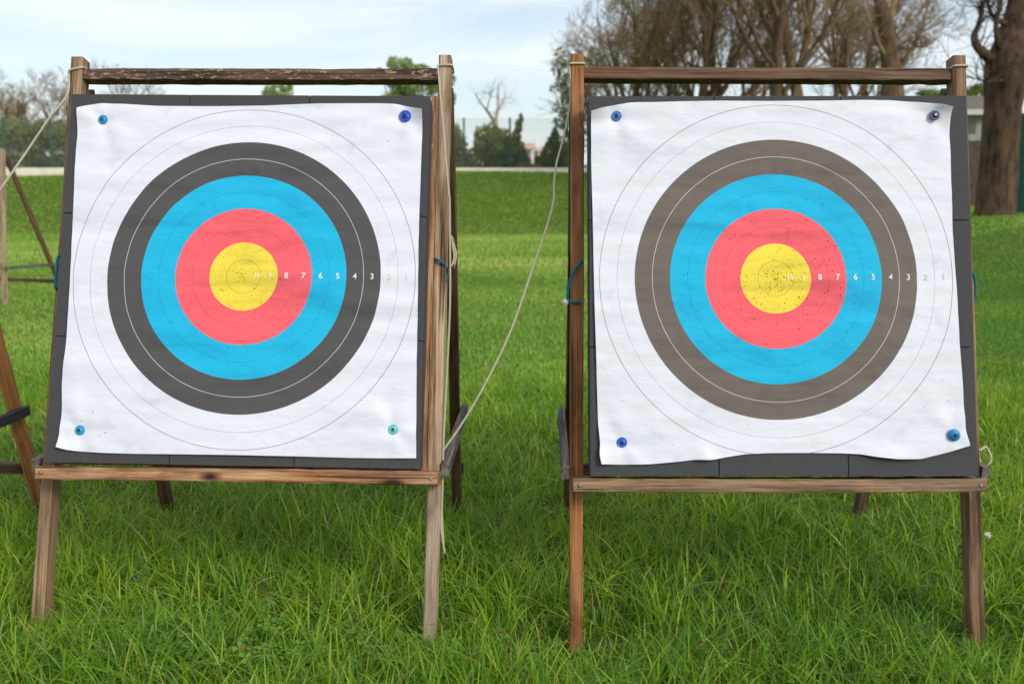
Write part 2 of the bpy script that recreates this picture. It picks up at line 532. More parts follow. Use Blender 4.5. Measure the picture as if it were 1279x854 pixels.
def grass_all():
    r = np.random.default_rng(21)
    # long uncut grass round the stands
    n = 190000
    x, y = scatter(n, 2.4, 9.2, 0.60, 0.9, 11)
    cl = fbm(x, y, 31, 4, 3.2)
    keep = r.uniform(0, 1, n) < np.clip(0.68 + 0.35 * cl, 0.2, 1) * (1 - 0.75 * sstep(6.6, 9.2, y + 0.5 * fbm(x, y, 8, 2, 1.2)))
    x, y, cl = x[keep], y[keep], cl[keep]
    n = len(x)
    # tufts: pull part of the blades to tuft centres
    tx, ty = scatter(5200, 2.4, 9.0, 0.60, 0.9, 12)
    idx = r.integers(0, len(tx), n)
    pull = r.uniform(0, 1, n) < 0.42
    rad = np.abs(r.normal(0, 0.035, n)); an = r.uniform(0, 6.28, n)
    x = np.where(pull, tx[idx] + rad * np.cos(an), x); y = np.where(pull, ty[idx] + rad * np.sin(an), y)
    big = fbm(x, y, 33, 3, 1.5)
    h = (0.118 + 0.04 * big + 0.025 * fbm(x, y, 34, 2, 9)) * r.uniform(0.4, 1.6, n)
    h = h * (1 - 0.55 * sstep(6.0, 9.0, y))
    for fx, fy in ((-1.69, 3.38), (-0.29, 3.30), (0.23, 3.24), (1.62, 3.26), (-1.69, 4.73), (-0.262, 4.64), (0.272, 4.62), (1.668, 4.64)):
        dd = np.hypot(x - fx, (y - fy) * 0.8)
        h = h * (0.42 + 0.58 * sstep(0.05, 0.30, dd))
    # trampled, flattened patches
    tp = fbm(x, y, 52, 3, 1.3)
    h = h * (1 - 0.5 * sstep(0.45, 0.9, tp))
    h = np.clip(h, 0.02, 0.27)
    w = np.where(r.uniform(0, 1, n) < 0.3, r.uniform(0.006, 0.0098, n), r.uniform(0.0032, 0.0062, n)) * (1 + 0.3 * sstep(5, 9, y))
    hue = np.clip(0.42 + 0.2 * fbm(x, y, 35, 3, 2.2) + r.normal(0, 0.2, n), 0, 1)
    dead = np.where(r.uniform(0, 1, n) < 0.035 + 0.05 * 1.6 * (fbm(x, y, 52, 3, 1.3) > 0.55), r.uniform(0.4, 1, n), 0)
    V, T, A = blades(n, x, y, h, w, 5, hue, dead, 0.5, 0.85, 41)
    o = link("long_grass", npmesh("long_grass", V, T, False, A), GRASS)
    props(o, "long uncut green grass blades in tufts round the legs of the two big stands", "grass", kind="stuff")
    # mown lawn further out
    n = 300000
    x, y = scatter(n, 6.6, 20.0, 0.62, 1.25, 13)
    hue = np.clip(0.36 + 0.16 * sstep(7, 16, y) + 0.28 * fbm(x, y, 37, 4, 1.1) + r.normal(0, 0.18, n) - 0.3 * sstep(3.6, 5.5, x) * sstep(7, 9, y), 0, 1)
    h = (0.05 + 0.018 * fbm(x, y, 38, 3, 2.0)) * r.uniform(0.5, 1.4, n)
    w = r.uniform(0.005, 0.010, n) * (0.7 + y / 22)
    dead = np.where(r.uniform(0, 1, n) < 0.05 + 0.16 * (fbm(x, y, 39, 3, 1.2) > 0.5), r.uniform(0.4, 1, n), 0)
    a1 = blades(n, x, y, np.clip(h, 0.02, 0.1), w, 2, hue, dead, 0.5, 0.5, 42)
    n = 240000
    x, y = scatter(n, 19.0, 42.0, 0.62, 1.0, 14)
    hue = np.clip(0.66 + 0.25 * fbm(x, y, 40, 4, 0.7) + r.normal(0, 0.16, n) - 0.26 * sstep(33.5, 39.5, y + 2.2 * fbm(x, y, 48, 3, 0.5)) + 0.16 * fbm(x, y, 47, 4, 0.4) + 0.14 * fbm(x * 0.3, y * 1.3, 49, 4, 1.0) - 0.3 * sstep(5.5, 8, x), 0, 1)
    h = (0.055 + 0.03 * sstep(35.5, 38, y)) * r.uniform(0.5, 1.4, n)
    w = r.uniform(0.02, 0.04, n)
    dead = np.where(r.uniform(0, 1, n) < 0.08, r.uniform(0.3, 0.8, n), 0)
    a2 = blades(n, x, y, h, w, 2, hue, dead, 0.5, 0.4, 43)
    V = np.concatenate([a1[0], a2[0]]); T = np.concatenate([a1[1], a2[1] + len(a1[0])]); A = np.concatenate([a1[2], a2[2]])
    o = link("mown_grass", npmesh("mown_grass", V, T, False, A), GRASS_M)
    props(o, "short mown lawn of the field running back to the grassy bank", "grass", kind="stuff")


grass_all()


def clover():
    r = np.random.default_rng(77)
    cs = []
    for px, py, k, rad in ((90, 835, 150, 0.22), (250, 812, 70, 0.16), (310, 818, 190, 0.24), (420, 842, 160, 0.24), (610, 835, 60, 0.15), (330, 845, 120, 0.2), (1120, 842, 60, 0.2), (860, 846, 70, 0.2), (550, 830, 50, .15)):
        d = at(px, py, 1.0) - Vector((0, 0, CAM_H))
        t = -CAM_H / d.z
        c = d * t
        cs.append(np.stack([c.x + r.normal(0, rad, k), c.y + r.normal(0, rad * 0.6, k)], 1))
    P = np.concatenate(cs)
    V, T, A = [], [], []
    for (x, y) in P[r.uniform(0, 1, len(P)) < 0.55]:
        h = r.uniform(0.045, 0.10); z = gz(x, y) + h
        s = r.uniform(0.008, 0.015); hu = float(np.clip(r.normal(0.45, 0.2), 0, 1)); yaw = r.uniform(0, 6.28)
        tx, ty = r.normal(0, 0.3, 2)
        for q in range(3):
            a = yaw + q * 2.094
            b = len(V)
            for (rr, da, dz) in ((0.1, 0, 0), (0.9, -0.55, 0.12), (1.55, -0.33, 0.05), (1.45, 0, -0.02), (1.55, 0.33, 0.05), (0.9, 0.55, 0.12)):
                ca, sa = math.cos(a + da), math.sin(a + da)
                V.append((x + rr * s * ca, y + rr * s * sa, z + dz * s + (tx * ca + ty * sa) * rr * s))
                A.append((hu, 0, 0, 1))
            T.append((b, b + 1, b + 2)); T.append((b, b + 2, b + 3)); T.append((b, b + 3, b + 4)); T.append((b, b + 4, b + 5))
    o = link("clover", npmesh("clover", np.array(V), np.array(T), False, np.array(A)), CLOVER)
    props(o, "patches of low round clover leaves in the grass along the bottom of the photo", "clover", kind="stuff")


def dry_leaf(px, py, seed):
    r = np.random.default_rng(seed)
    d = at(px, py, 1.0) - Vector((0, 0, CAM_H)); t = -(CAM_H - 0.07) / d.z
    c = d * t
    V, F = [], []
    nx, ny = 8, 6
    for i in range(nx + 1):
        for j in range(ny + 1):
            u, v = i / nx * 2 - 1, j / ny * 2 - 1
            wdt = 0.013 * (1 - abs(u) ** 2.2) * (1 + 0.25 * math.sin(u * 9 + seed)) + 0.0006
            V.append((u * 0.024, v * wdt, 0.010 * u * u + 0.55 * abs(v) * wdt + 0.003 * math.sin(u * 5 + v * 3 + seed)))
    for i in range(nx):
        for j in range(ny):
            a = i * (ny + 1) + j
            F.append((a, a + ny + 1, a + ny + 2, a + 1))
    tube_arrays([(0.022, 0, 0.009), (0.032, 0.002, 0.014), (0.042, 0.001, 0.013)], [0.0009, 0.0008, 0.0006], 5, V, F)
    M = Matrix.Translation((c.x, c.y, gz(c.x, c.y) + 0.07)) @ Matrix.Rotation(r.uniform(0, 6.28), 4, 'Z') @ Matrix.Rotation(r.uniform(-0.5, 0.9), 4, 'X') @ Matrix.Rotation(r.uniform(-0.6, 0.6), 4, 'Y')
    o = link("dry_leaf", mesh("dry_leaf", V, F, True), DRYLEAF, None, M)
    props(o, "small curled brown leaf lying in the long grass at the bottom of the photo", "leaf", "dry leaves fallen in the grass")


DRYLEAF = plain("dry_leaf_brown", lin(134, 92, 60), 0.75, 0.2, 0.2, 90)
for k, (px, py) in enumerate(((169, 806), (300, 812), (587, 814), (623, 776), (880, 800))):
    dry_leaf(px, py, k + 3)

CLOVER = leaf_shader("clover_leaf", [(0.0, lin(78, 124, 46)), (0.5, lin(106, 152, 54)), (1.0, lin(138, 172, 66))], lin(140, 140, 70), 0.35, 0.5, 0.3)
clover()

# ------------------------------------------------------------------ target stands
def panel_frame(O, lean, yaw, roll):
    lean, yaw, roll = map(math.radians, (lean, yaw, roll))
    u = Vector((math.cos(roll), 0, math.sin(roll))); v = Vector((-math.sin(roll), 0, math.cos(roll)))
    Rx = Matrix(((1, 0, 0), (0, math.cos(lean), math.sin(lean)), (0, -math.sin(lean), math.cos(lean))))
    Rz = Matrix.Rotation(yaw, 3, 'Z')
    R = Rz @ Rx
    u, v = R @ u, R @ v
    b = v.cross(u)      # points backwards, away from the shooters
    M = Matrix((u, b, v)).transposed().to_4x4()
    M.translation = O
    return M


ML = panel_frame((-1.636, 3.3819, 0.5939), 15.262, -1.857, -0.513)
MR = panel_frame((0.2659, 3.2849, 0.5743), 12.504, -0.505, 0.04)


def make_stand(M, spec, label, group, seed):
    P = lambda u, b, v: M @ Vector((u, b, v))
    ux = (M.to_3x3() @ Vector((1, 0, 0)))
    base = P(0.66, 0.15, spec["foot"]); base.z = 0
    root = empty("target_stand", base, label, "target stand", group)
    pw, pd, yb = 0.046, 0.068, 0.122
    for i, (ut, ub, vt) in enumerate(spec["posts"]):
        beam("post", P(ub, yb + pd / 2, spec["foot"]), P(ut, yb + pd / 2, vt), pw, pd, ux, spec["post_mats"][i], root, seed + i, 0.002, 0.004)
    # top rail between the posts, mortised just behind their front faces
    (u0, u1, va, vb) = spec["top"]
    beam("top_rail", P(u0, yb + 0.012 + 0.03, va), P(u1, yb + 0.012 + 0.03, vb), 0.044, 0.06, M.to_3x3() @ Vector((0, 0, 1)), spec["top_mat"], root, seed + 3, 0.002)
    (u0, u1, va, vb) = spec["bottom"]
    br = beam("bottom_rail", P(u0, 0.058, va), P(u1, 0.058, vb), 0.046, 0.122, M.to_3x3() @ Vector((0, 0, 1)), spec["bot_mat"], root, seed + 4, 0.002)
    for k, (uu, vv) in enumerate(((u0 + 0.022, va), (u1 - 0.022, vb))):
        me = lathe_mesh("bolt", [(0.0075, 0.004), (0.0075, 0), (0.006, -0.003), (0.0035, -0.005), (0.0005, -0.0055)], 12)
        Mb = M.copy(); Mb.translation = P(uu, -0.003, vv)
        link("bolt", me, BOLT, root, Mb)
    # hinged back legs, side braces and the rail that ties the back legs
    rear = []
    for i, (ut, ub, vt) in enumerate(spec["posts"]):
        top = P(ut, yb + pd + 0.03, vt - 0.10)
        g = spec["rear"][i]
        foot = Vector((g[0], g[1], -0.06))
        beam("back_leg", foot, top, 0.044, 0.058, ux, spec["rear_mat"], root, seed + 6 + i, 0.002)
        rear.append((foot, top))
    for i, s in ((0, -1), (1, 1)):
        ut, ub, vt = spec["posts"][i]
        zb = spec["brace_z"]
        vq = zb - 0.59
        uq = ub + (ut - ub) * (vq - spec["foot"]) / (vt - spec["foot"])
        a = P(uq + s * 0.043, yb + 0.012, vq)
        f, t = rear[i]
        k = (zb - f.z) / (t.z - f.z)
        b = f.lerp(t, k) + ux * s * 0.040
        a.z = b.z = zb
        d = (b - a).normalized()
        beam("side_brace", a - d * 0.01, b + d * 0.02, 0.03, 0.046, ux, spec["brace_mat"], root, seed + 9 + i, 0.002)
    zk = 0.24
    q = []
    for i in (0, 1):
        f, t = rear[i]
        q.append(f.lerp(t, (zk - f.z) / (t.z - f.z)) + Vector((0, 0.05, 0)))
    d = (q[1] - q[0]).normalized()
    beam("back_rail", q[0] - d * 0.03, q[1] + d * 0.03, 0.032, 0.055, Vector((0, 1, 0)), W_DARK, root, seed + 12, 0.002)
    return root


SPEC_L = dict(foot=-0.63, posts=[(-0.049, -0.048, 1.531), (1.356, 1.352, 1.545)], post_mats=[W_TAN2, W_TAN],
              top=(-0.026, 1.333, 1.466, 1.478), top_mat=W_FLAKE, bottom=(-0.032, 1.380, -0.033, -0.031), bot_mat=W_RED,
              rear=[(-1.69, 4.73), (-0.262, 4.64)], rear_mat=W_DARK, brace_z=0.552, brace_mat=W_GREY)
SPEC_R = dict(foot=-0.67, posts=[(-0.032, -0.040, 1.515), (1.355, 1.357, 1.507)], post_mats=[W_ORANGE, W_BROWN],
              top=(-0.009, 1.332, 1.451, 1.440), top_mat=W_TOPR, bottom=(-0.057, 1.345, -0.031, -0.029), bot_mat=W_RAIL,
              rear=[(0.272, 4.62), (1.668, 4.64)], rear_mat=W_DARK, brace_z=0.552, brace_mat=W_GREY)
GS = "wooden easel stands for the archery targets"
stand_l = make_stand(ML, SPEC_L, "wooden easel stand with pale weathered right post and flaking brown top rail", GS, 100)
stand_r = make_stand(MR, SPEC_R, "wooden easel stand on the grass with orange brown left post and smooth dark top rail", GS, 200)


# shade on the inner side of its right post, painted as darker grey-green wood
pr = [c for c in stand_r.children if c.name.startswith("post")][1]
pr.data.materials.append(W_SHADE)
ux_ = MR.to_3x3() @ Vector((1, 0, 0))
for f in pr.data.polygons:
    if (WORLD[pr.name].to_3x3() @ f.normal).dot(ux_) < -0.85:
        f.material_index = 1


def copy_tree(o, M):
    c = o.copy(); COL.objects.link(c)
    c.matrix_basis = M; WORLD[c.name] = M
    for ch in o.children:
        d = ch.copy(); COL.objects.link(d)
        d.parent = c
        WORLD[d.name] = M @ d.matrix_basis
    return c


# third stand of the row: only its back leg, brace and back rail reach into the picture
b3 = WORLD[stand_l.name].translation + Vector((-1.985, -0.02, 0))
s3 = copy_tree(stand_l, Matrix.Translation(b3))
props(s3, "easel stand cut off by the left edge, only its back leg and dark brace showing", "target stand", GS)
for ch in s3.children:
    if ch.name.startswith("back_leg"):
        ch.data = ch.data.copy(); ch.data.materials[0] = W_ORANGE
    if ch.name.startswith("side_brace"):
        ch.data = ch.data.copy(); ch.data.materials[0] = DARKMETAL
# far stand on the lawn turned away from the camera, its right side in view
MF = panel_frame((-8.29, 13.94, 0.585), 4, -19, 0)
SPEC_F = dict(SPEC_L, post_mats=[W_TAN2, W_TAN], top_mat=W_DARK, rear=[(-7.90, 15.05), (-6.56, 14.60)], brace_z=0.50)
s4 = make_stand(MF, SPEC_F, "distant easel stand far back on the lawn with a pale post and dark slanting leg", GS, 400)


# ------------------------------------------------------------------ target butts
# ------------------------------------------------------------------ foam butts
def make_butt(M, W, H, board, label, seed):
    r = random.Random(seed)
    P = M @ Vector((W / 2, 0.05, 0))
    root = empty("foam_butt", P, label, "target butt", "dark foam target butts")
    T = 0.095
    for i in range(3):
        for j in range(3):
            g = 0.0012
            f = r.uniform(-0.0012, 0.0012)
            me = box_mesh("foam_block", i * W / 3 + g, (i + 1) * W / 3 - g, f, T, j * H / 3 + g, (j + 1) * H / 3 - g, 0.0025)
            link("foam_block", me, FOAM, root, M)
    b0, b1, t0, t1, matb = board
    # wooden backing board behind the blocks, its edge showing past them
    um = (b0 + b1) / 2
    Xu = M.to_3x3() @ Vector((1, 0, 0))
    beam("backing_board", M @ Vector((um, T + 0.0135, t0)), M @ Vector((um, T + 0.0135, t1)), b1 - b0, 0.0225, Xu, matb, root, seed + 50, 0.0006, 0.002)
    return root


make_butt(ML, 1.318, 1.3395, (0.006, 1.329, -0.004, 1.349, W_RED), "square dark grey foam butt standing on the reddish rail of the left stand", 5)
make_butt(MR, 1.318, 1.3197, (0.002, 1.334, -0.004, 1.331, W_TOPR), "square dark grey foam butt on the right stand beside the orange brown post", 6)
# batten fixed along the pale post of the left stand
MB = ML
Pb = lambda u, b, v: ML @ Vector((u, b, v))
beam("side_batten", Pb(1.322, 0.108, -0.004), Pb(1.323, 0.108, 1.375), 0.024, 0.02, ML.to_3x3() @ Vector((1, 0, 0)), W_RED, stand_l, 310, 0.001, 0.002)


# ------------------------------------------------------------------ paper faces
def paper_mat(name, cu, cv, unit, black, fade):
    m, nt, bs = newmat(name)
    L = nt.links.new
    tc = N(nt, "ShaderNodeTexCoord")
    sep = N(nt, "ShaderNodeSeparateXYZ"); L(tc.outputs["Object"], sep.inputs[0])
    du = math_(nt, "DIVIDE", math_(nt, "SUBTRACT", sep.outputs[0], cu), unit)
    dv = math_(nt, "DIVIDE", math_(nt, "SUBTRACT", sep.outputs[2], cv), unit)
    rr = math_(nt, "SQRT", math_(nt, "ADD", math_(nt, "MULTIPLY", du, du), math_(nt, "MULTIPLY", dv, dv)))
    rn = math_(nt, "DIVIDE", rr, 14.0)
    Wt = lin(225, 226, 236); Y = lin(248, 220, 78); R = lin(248, 102, 112); B = lin(34, 182, 224); K = black
    c = Y
    for edge, col in ((2, R), (4, B), (6, K), (8, Wt)):
        c = mixc(nt, math_(nt, "GREATER_THAN", rr, float(edge)), c, col)
    for k, hw, al, col in ((1, 0.013, 0.7, lin(150, 120, 40)), (3, 0.012, 0.6, lin(196, 64, 76)), (5, 0.012, 0.6, lin(16, 120, 170)), (7, 0.015, 0.9, lin(214, 214, 214)), (9, 0.014, 0.75, lin(160, 160, 166)), (10, 0.018, 1.0, lin(138, 138, 144))):
        c = mixc(nt, math_(nt, "MULTIPLY", math_(nt, "COMPARE", rr, float(k), hw), al), c, col)
    # damp streaks and grubby marks on the paper itself
    def nz(sx, sz, d, sc=1.0, off=0.0):
        mp = N(nt, "ShaderNodeMapping"); mp.inputs["Scale"].default_value = (sx, 1, sz); mp.inputs["Location"].default_value = (off, off, off)
        L(tc.outputs["Object"], mp.inputs[0])
        n = N(nt, "ShaderNodeTexNoise"); n.inputs["Scale"].default_value = sc; n.inputs["Detail"].default_value = d; n.inputs["Roughness"].default_value = 0.6
        n.inputs["Distortion"].default_value = 0.4
        L(mp.outputs[0], n.inputs["Vector"]); return n.outputs["Fac"]
    s1 = ramp(nt, [(0.30, (0.70, 0.74, 0.80, 1)), (0.46, (0.93, 0.94, 0.95, 1)), (0.62, (1, 1, 1, 1))]); L(nz(2.4, 11, 6, 1.0, unit * 31), s1.inputs[0])
    inside = ramp(nt, [(0.0, (1, 1, 1, 1)), (8.0 / 14, (0.45, 0.45, 0.45, 1))], "CONSTANT"); L(rn, inside.inputs[0])
    c = mixc(nt, inside.outputs[0], c, s1.outputs[0], "MULTIPLY")
    s2 = ramp(nt, [(0.57, (1, 1, 1, 1)), (0.72, (0.84, 0.85, 0.90, 1))]); L(nz(7, 7, 5, 1.0, 9.1), s2.inputs[0])
    c = mixc(nt, 0.85, c, s2.outputs[0], "MULTIPLY")
    if fade: c = mixc(nt, fade, c, (0.8, 0.78, 0.76, 1))
    L(c, bs.inputs["Base Color"])
    bs.inputs["Roughness"].default_value = 0.72
    bs.inputs["Specular IOR Level"].default_value = 0.2
    bp = N(nt, "ShaderNodeBump"); bp.inputs["Strength"].default_value = 0.5; bp.inputs["Distance"].default_value = 0.007
    wn = N(nt, "ShaderNodeTexNoise"); wn.inputs["Scale"].default_value = 3.0; wn.inputs["Detail"].default_value = 3
    L(tc.outputs["Object"], wn.inputs["Vector"])
    wv = N(nt, "ShaderNodeVectorMath", operation="MULTIPLY_ADD")
    L(wn.outputs["Color"], wv.inputs[0]); wv.inputs[1].default_value = (0.25, 0.25, 0.25); L(tc.outputs["Object"], wv.inputs[2])
    cre = None
    for sx, sz, wt in ((3.5, 6.5, 1.0), (8.0, 15.0, 0.5)):
        mp2 = N(nt, "ShaderNodeMapping"); mp2.inputs["Scale"].default_value = (sx, 1, sz); mp2.inputs["Location"].default_value = (cu * 17, 0, 3.3)
        L(wv.outputs[0], mp2.inputs[0])
        vv = N(nt, "ShaderNodeTexVoronoi", feature="F1"); vv.inputs["Scale"].default_value = 1.0
        L(mp2.outputs[0], vv.inputs["Vector"])
        t_ = math_(nt, "MULTIPLY", vv.outputs["Distance"], wt)
        cre = t_ if cre is None else math_(nt, "ADD", cre, t_)
    hh = math_(nt, "MULTIPLY_ADD", nz(30, 60, 6, 1.0, 2.0), 0.3, nz(5, 14, 7, 1.0, 5.0))
    L(math_(nt, "MULTIPLY_ADD", cre, 0.9, hh), bp.inputs["Height"])
    L(bp.outputs[0], bs.inputs["Normal"])
    return m


def interp(pts, key, t):
    """resample a boundary polyline (smoothed) at params t, parametrised by coordinate key"""
    p = np.array(pts, float)
    k = p[:, key]
    s = (k - k[0]) / (k[-1] - k[0])
    s = np.maximum.accumulate(s)
    tt = np.linspace(0, 1, 400)
    a = np.interp(tt, s, p[:, 0]); b = np.interp(tt, s, p[:, 1])
    ker = np.hanning(15); ker /= ker.sum()
    def sm(v):
        e = np.concatenate([2 * v[0] - v[7:0:-1], v, 2 * v[-1] - v[-2:-9:-1]])
        return np.convolve(e, ker, "valid")
    a, b = sm(a), sm(b)
    return np.stack([np.interp(t, tt, a), np.interp(t, tt, b)], 1)


def make_paper(M, D, cu, cv, unit, black, fade, pins, curls, label, seed, holes):
    n = 150
    t = np.linspace(0, 1, n + 1)
    top = interp(D["top"], 0, t); bot = interp(D["bottom"], 0, t)
    lef = interp(D["left"], 1, t); rig = interp(D["right"], 1, t)      # from top to bottom
    Sg, Tg = np.meshgrid(t, t)     # s along, t downwards
    def C(k):
        return ((1 - Tg) * top[None, :, k] + Tg * bot[None, :, k] + (1 - Sg) * lef[:, None, k] + Sg * rig[:, None, k]
                - ((1 - Sg) * (1 - Tg) * top[0, k] + Sg * (1 - Tg) * top[-1, k] + (1 - Sg) * Tg * bot[0, k] + Sg * Tg * bot[-1, k]))
    U, Vv = C(0), C(1)

    def out(u, v):
        """how far the sheet stands off the foam"""
        d = 0.0075 + 0.0040 * fbm(u * 0.5, v * 1.6, seed, 4, 7.0) + 0.0021 * fbm(u * 0.6, v * 1.7, seed + 1, 3, 24.0)
        lump = fbm(u, v, seed + 2, 2, 3.0)
        d = d + 0.0024 * np.clip(lump, 0, 1) * np.sin(v * 70 + 5 * fbm(u, v, seed + 3, 2, 4.0))
        # creases running away from each pin
        for (pu, pv) in pins:
            rad = np.hypot(u - pu, v - pv)
            an = np.arctan2(v - pv, u - pu)
            d = d + 0.0028 * np.sin(an * 5 + seed + 3 * pu) * np.exp(-((rad - 0.09) / 0.07) ** 2)
            d = d * (1 - 0.85 * np.exp(-(rad / 0.03) ** 2))
        for (c0, c1, w0, w1, amp) in curls:
            d = d + amp * np.exp(-((u - c0) / w0) ** 2 - ((v - c1) / w1) ** 2)
        return np.maximum(d, 0.0012)

    Y = -out(U, Vv)
    V = np.stack([U, Y, Vv], -1).reshape(-1, 3)
    i, j = np.meshgrid(np.arange(n), np.arange(n), indexing="ij")
    a = (i * (n + 1) + j).ravel()
    T = np.stack([a, a + n + 1, a + n + 2, a + 1], 1)
    me = npmesh("paper_target_face", V, T, True)
    o = link("paper_target_face", me, paper_mat("printed_paper", cu, cv, unit, black, fade), None, M)
    props(o, label, "target face", "ringed paper target faces")
    # printed scores along the middle
    slots = [plain("score_white", lin(226, 226, 226), 0.7, 0.2, 0.02), plain("score_on_gold", lin(238, 232, 214), 0.7, 0.2, 0.05), plain("score_faint_grey", lin(209, 210, 219), 0.7, 0.2, 0.03)]
    for k, txt in enumerate(("10", "9", "8", "7", "6", "5", "4", "3", "2", "1")):
        q = 0.80 if k == 0 else (1.55 if k == 1 else k + 0.5)
        cd = bpy.data.curves.new("t", "FONT"); cd.body = txt; cd.size = 0.028 if k > 1 else 0.023
        cd.align_x = "CENTER"; cd.align_y = "CENTER"; cd.offset = 0.0006 if k > 1 else 0.0003; cd.resolution_u = 6
        ob = bpy.data.objects.new("t", cd); COL.objects.link(ob)
        dg = bpy.context.evaluated_depsgraph_get()
        tm = bpy.data.meshes.new_from_object(ob.evaluated_get(dg))
        for v in tm.vertices:
            x, y = v.co.x + cu + q * unit, v.co.y + cv + 0.004
            v.co = Vector((x, -float(out(np.array(x), np.array(y))) - 0.0022, y))
        bpy.data.objects.remove(ob); bpy.data.curves.remove(cd)
        tm.name = "score_numeral"; tm.materials.clear()
        link("score_numeral", tm, slots[1 if k < 2 else (2 if k > 7 else 0)], o, M)
    # arrow holes
    r = random.Random(seed * 3)
    HV, HF = [], []
    for (hu, hv, hr) in holes(r, cu, cv, unit):
        b = len(HV); k = 7
        for q in range(k):
            rr = hr * r.uniform(0.7, 1.25)
            x, z = hu + rr * math.cos(q * 2 * PI / k), hv + rr * math.sin(q * 2 * PI / k)
            HV.append((x, -float(out(np.array(x), np.array(z))) - 0.0008, z))
        HF.append(tuple(reversed(range(b, b + k))))
    hm = mesh("arrow_holes", HV, HF)
    h = link("arrow_holes", hm, HOLE, o, M)
    h["kind"] = "stuff"
    return out


LP = dict(
    top=[(0.035, 1.279), (0.076, 1.293), (0.132, 1.301), (0.247, 1.296), (0.336, 1.292), (0.512, 1.293), (0.717, 1.297), (0.921, 1.306), (1.124, 1.308), (1.206, 1.304), (1.253, 1.290), (1.294, 1.275)],
    right=[(1.294, 1.275), (1.293, 1.097), (1.292, 0.936), (1.292, 0.805), (1.294, 0.69), (1.296, 0.519), (1.297, 0.406), (1.3, 0.238), (1.303, 0.127), (1.305, 0.039)],
    bottom=[(0.045, 0.056), (0.075, 0.047), (0.121, 0.042), (0.212, 0.038), (0.325, 0.037), (0.444, 0.038), (0.664, 0.039), (0.885, 0.038), (1.084, 0.036), (1.195, 0.037), (1.305, 0.039)],
    left=[(0.035, 1.279), (0.037, 1.147), (0.04, 0.998), (0.043, 0.851), (0.048, 0.676), (0.05, 0.531), (0.051, 0.431), (0.047, 0.345), (0.045, 0.275), (0.051, 0.213), (0.051, 0.162), (0.051, 0.106), (0.045, 0.056)])
RP = dict(
    top=[(0.008, 1.257), (0.035, 1.265), (0.075, 1.277), (0.139, 1.292), (0.214, 1.292), (0.32, 1.296), (0.459, 1.298), (0.626, 1.297), (0.793, 1.298), (0.96, 1.301), (1.057, 1.3), (1.14, 1.292), (1.204, 1.281), (1.253, 1.267)],
    right=[(1.253, 1.267), (1.253, 1.145), (1.253, 1.004), (1.252, 0.837), (1.257, 0.725), (1.262, 0.615), (1.262, 0.477), (1.268, 0.367), (1.273, 0.258), (1.276, 0.177), (1.281, 0.106)],
    bottom=[(0.038, 0.041), (0.103, 0.039), (0.204, 0.041), (0.294, 0.049), (0.362, 0.057), (0.416, 0.056), (0.457, 0.064), (0.525, 0.075), (0.606, 0.079), (0.715, 0.08), (0.851, 0.079), (0.918, 0.076), (0.972, 0.067), (1.04, 0.06), (1.121, 0.06), (1.203, 0.079), (1.281, 0.106)],
    left=[(0.008, 1.257), (0.008, 1.09), (0.012, 0.921), (0.015, 0.725), (0.018, 0.559), (0.022, 0.421), (0.025, 0.284), (0.028, 0.175), (0.034, 0.112), (0.031, 0.072), (0.038, 0.041)])


def holes_l(r, cu, cv, un):
    H = []
    for _ in range(150):
        a, q = r.uniform(0, 6.28), abs(r.gauss(0, 1.5))
        H.append((cu + q * un * math.cos(a), cv + q * un * math.sin(a), r.uniform(0.0006, 0.0014)))
    for _ in range(85):
        a, q = r.uniform(0, 6.28), r.uniform(1.5, 5.5)
        H.append((cu + q * un * math.cos(a), cv + q * un * math.sin(a), r.uniform(0.0006, 0.0016)))
    for (x, y, s) in ((-0.075, -0.048, 2.6), (-0.083, -0.046, 1.4), (-0.068, -0.056, 1.6), (-0.11, -0.044, 1.2), (0.03, 0.235, 1.9), (0.0, 0.24, 1.6), (-0.04, -0.255, 1.7), (-0.02, -0.252, 1.3),
                      (0.33, -0.35, 1.6), (0.54, 0.1, 1.6), (0.5, 0.5, 2.0), (0.3, 0.52, 1.4), (-0.51, -0.49, 2.0), (-0.55, -0.52, 1.6), (-0.46, -0.56, 2.0), (-0.48, -0.57, 1.8), (0.55, -0.39, 1.5), (-0.18, -0.36, 1.8)):
        H.append((cu + x, cv + y, s / 1000))
    return H


def holes_r(r, cu, cv, un):
    H = []
    for _ in range(190):
        a, q = r.uniform(0, 6.28), abs(r.gauss(0, 1.15))
        H.append((cu + q * un * math.cos(a), cv + q * un * math.sin(a), r.uniform(0.0006, 0.0016)))
    for _ in range(110):
        a, q = r.uniform(0, 6.28), r.uniform(1.6, 5.2)
        H.append((cu + q * un * math.cos(a), cv + q * un * math.sin(a), r.uniform(0.0008, 0.0018)))
    for _ in range(38):
        H.append((cu + r.gauss(0.15, 0.085), cv + r.gauss(-0.06, 0.055), r.uniform(0.0008, 0.0021)))
    for _ in range(30):
        H.append((cu + r.gauss(0.15, 0.05), cv + r.gauss(0.07, 0.05), r.uniform(0.0008, 0.0017)))
    for _ in range(16):
        H.append((cu + r.gauss(0.225, 0.05), cv + r.gauss(-0.17, 0.03), r.uniform(0.0007, 0.0018)))
    for (x, y, s) in ((0.58, -0.42, 1.9), (0.5, -0.44, 1.3), (0.60, -0.47, 1.4), (-0.36, -0.57, 1.6), (-0.53, -0.42, 1.6), (0.56, -0.35, 1.5), (-0.1, -0.5, 1.3)):
        H.append((cu + x, cv + y, s / 1000))
    return H


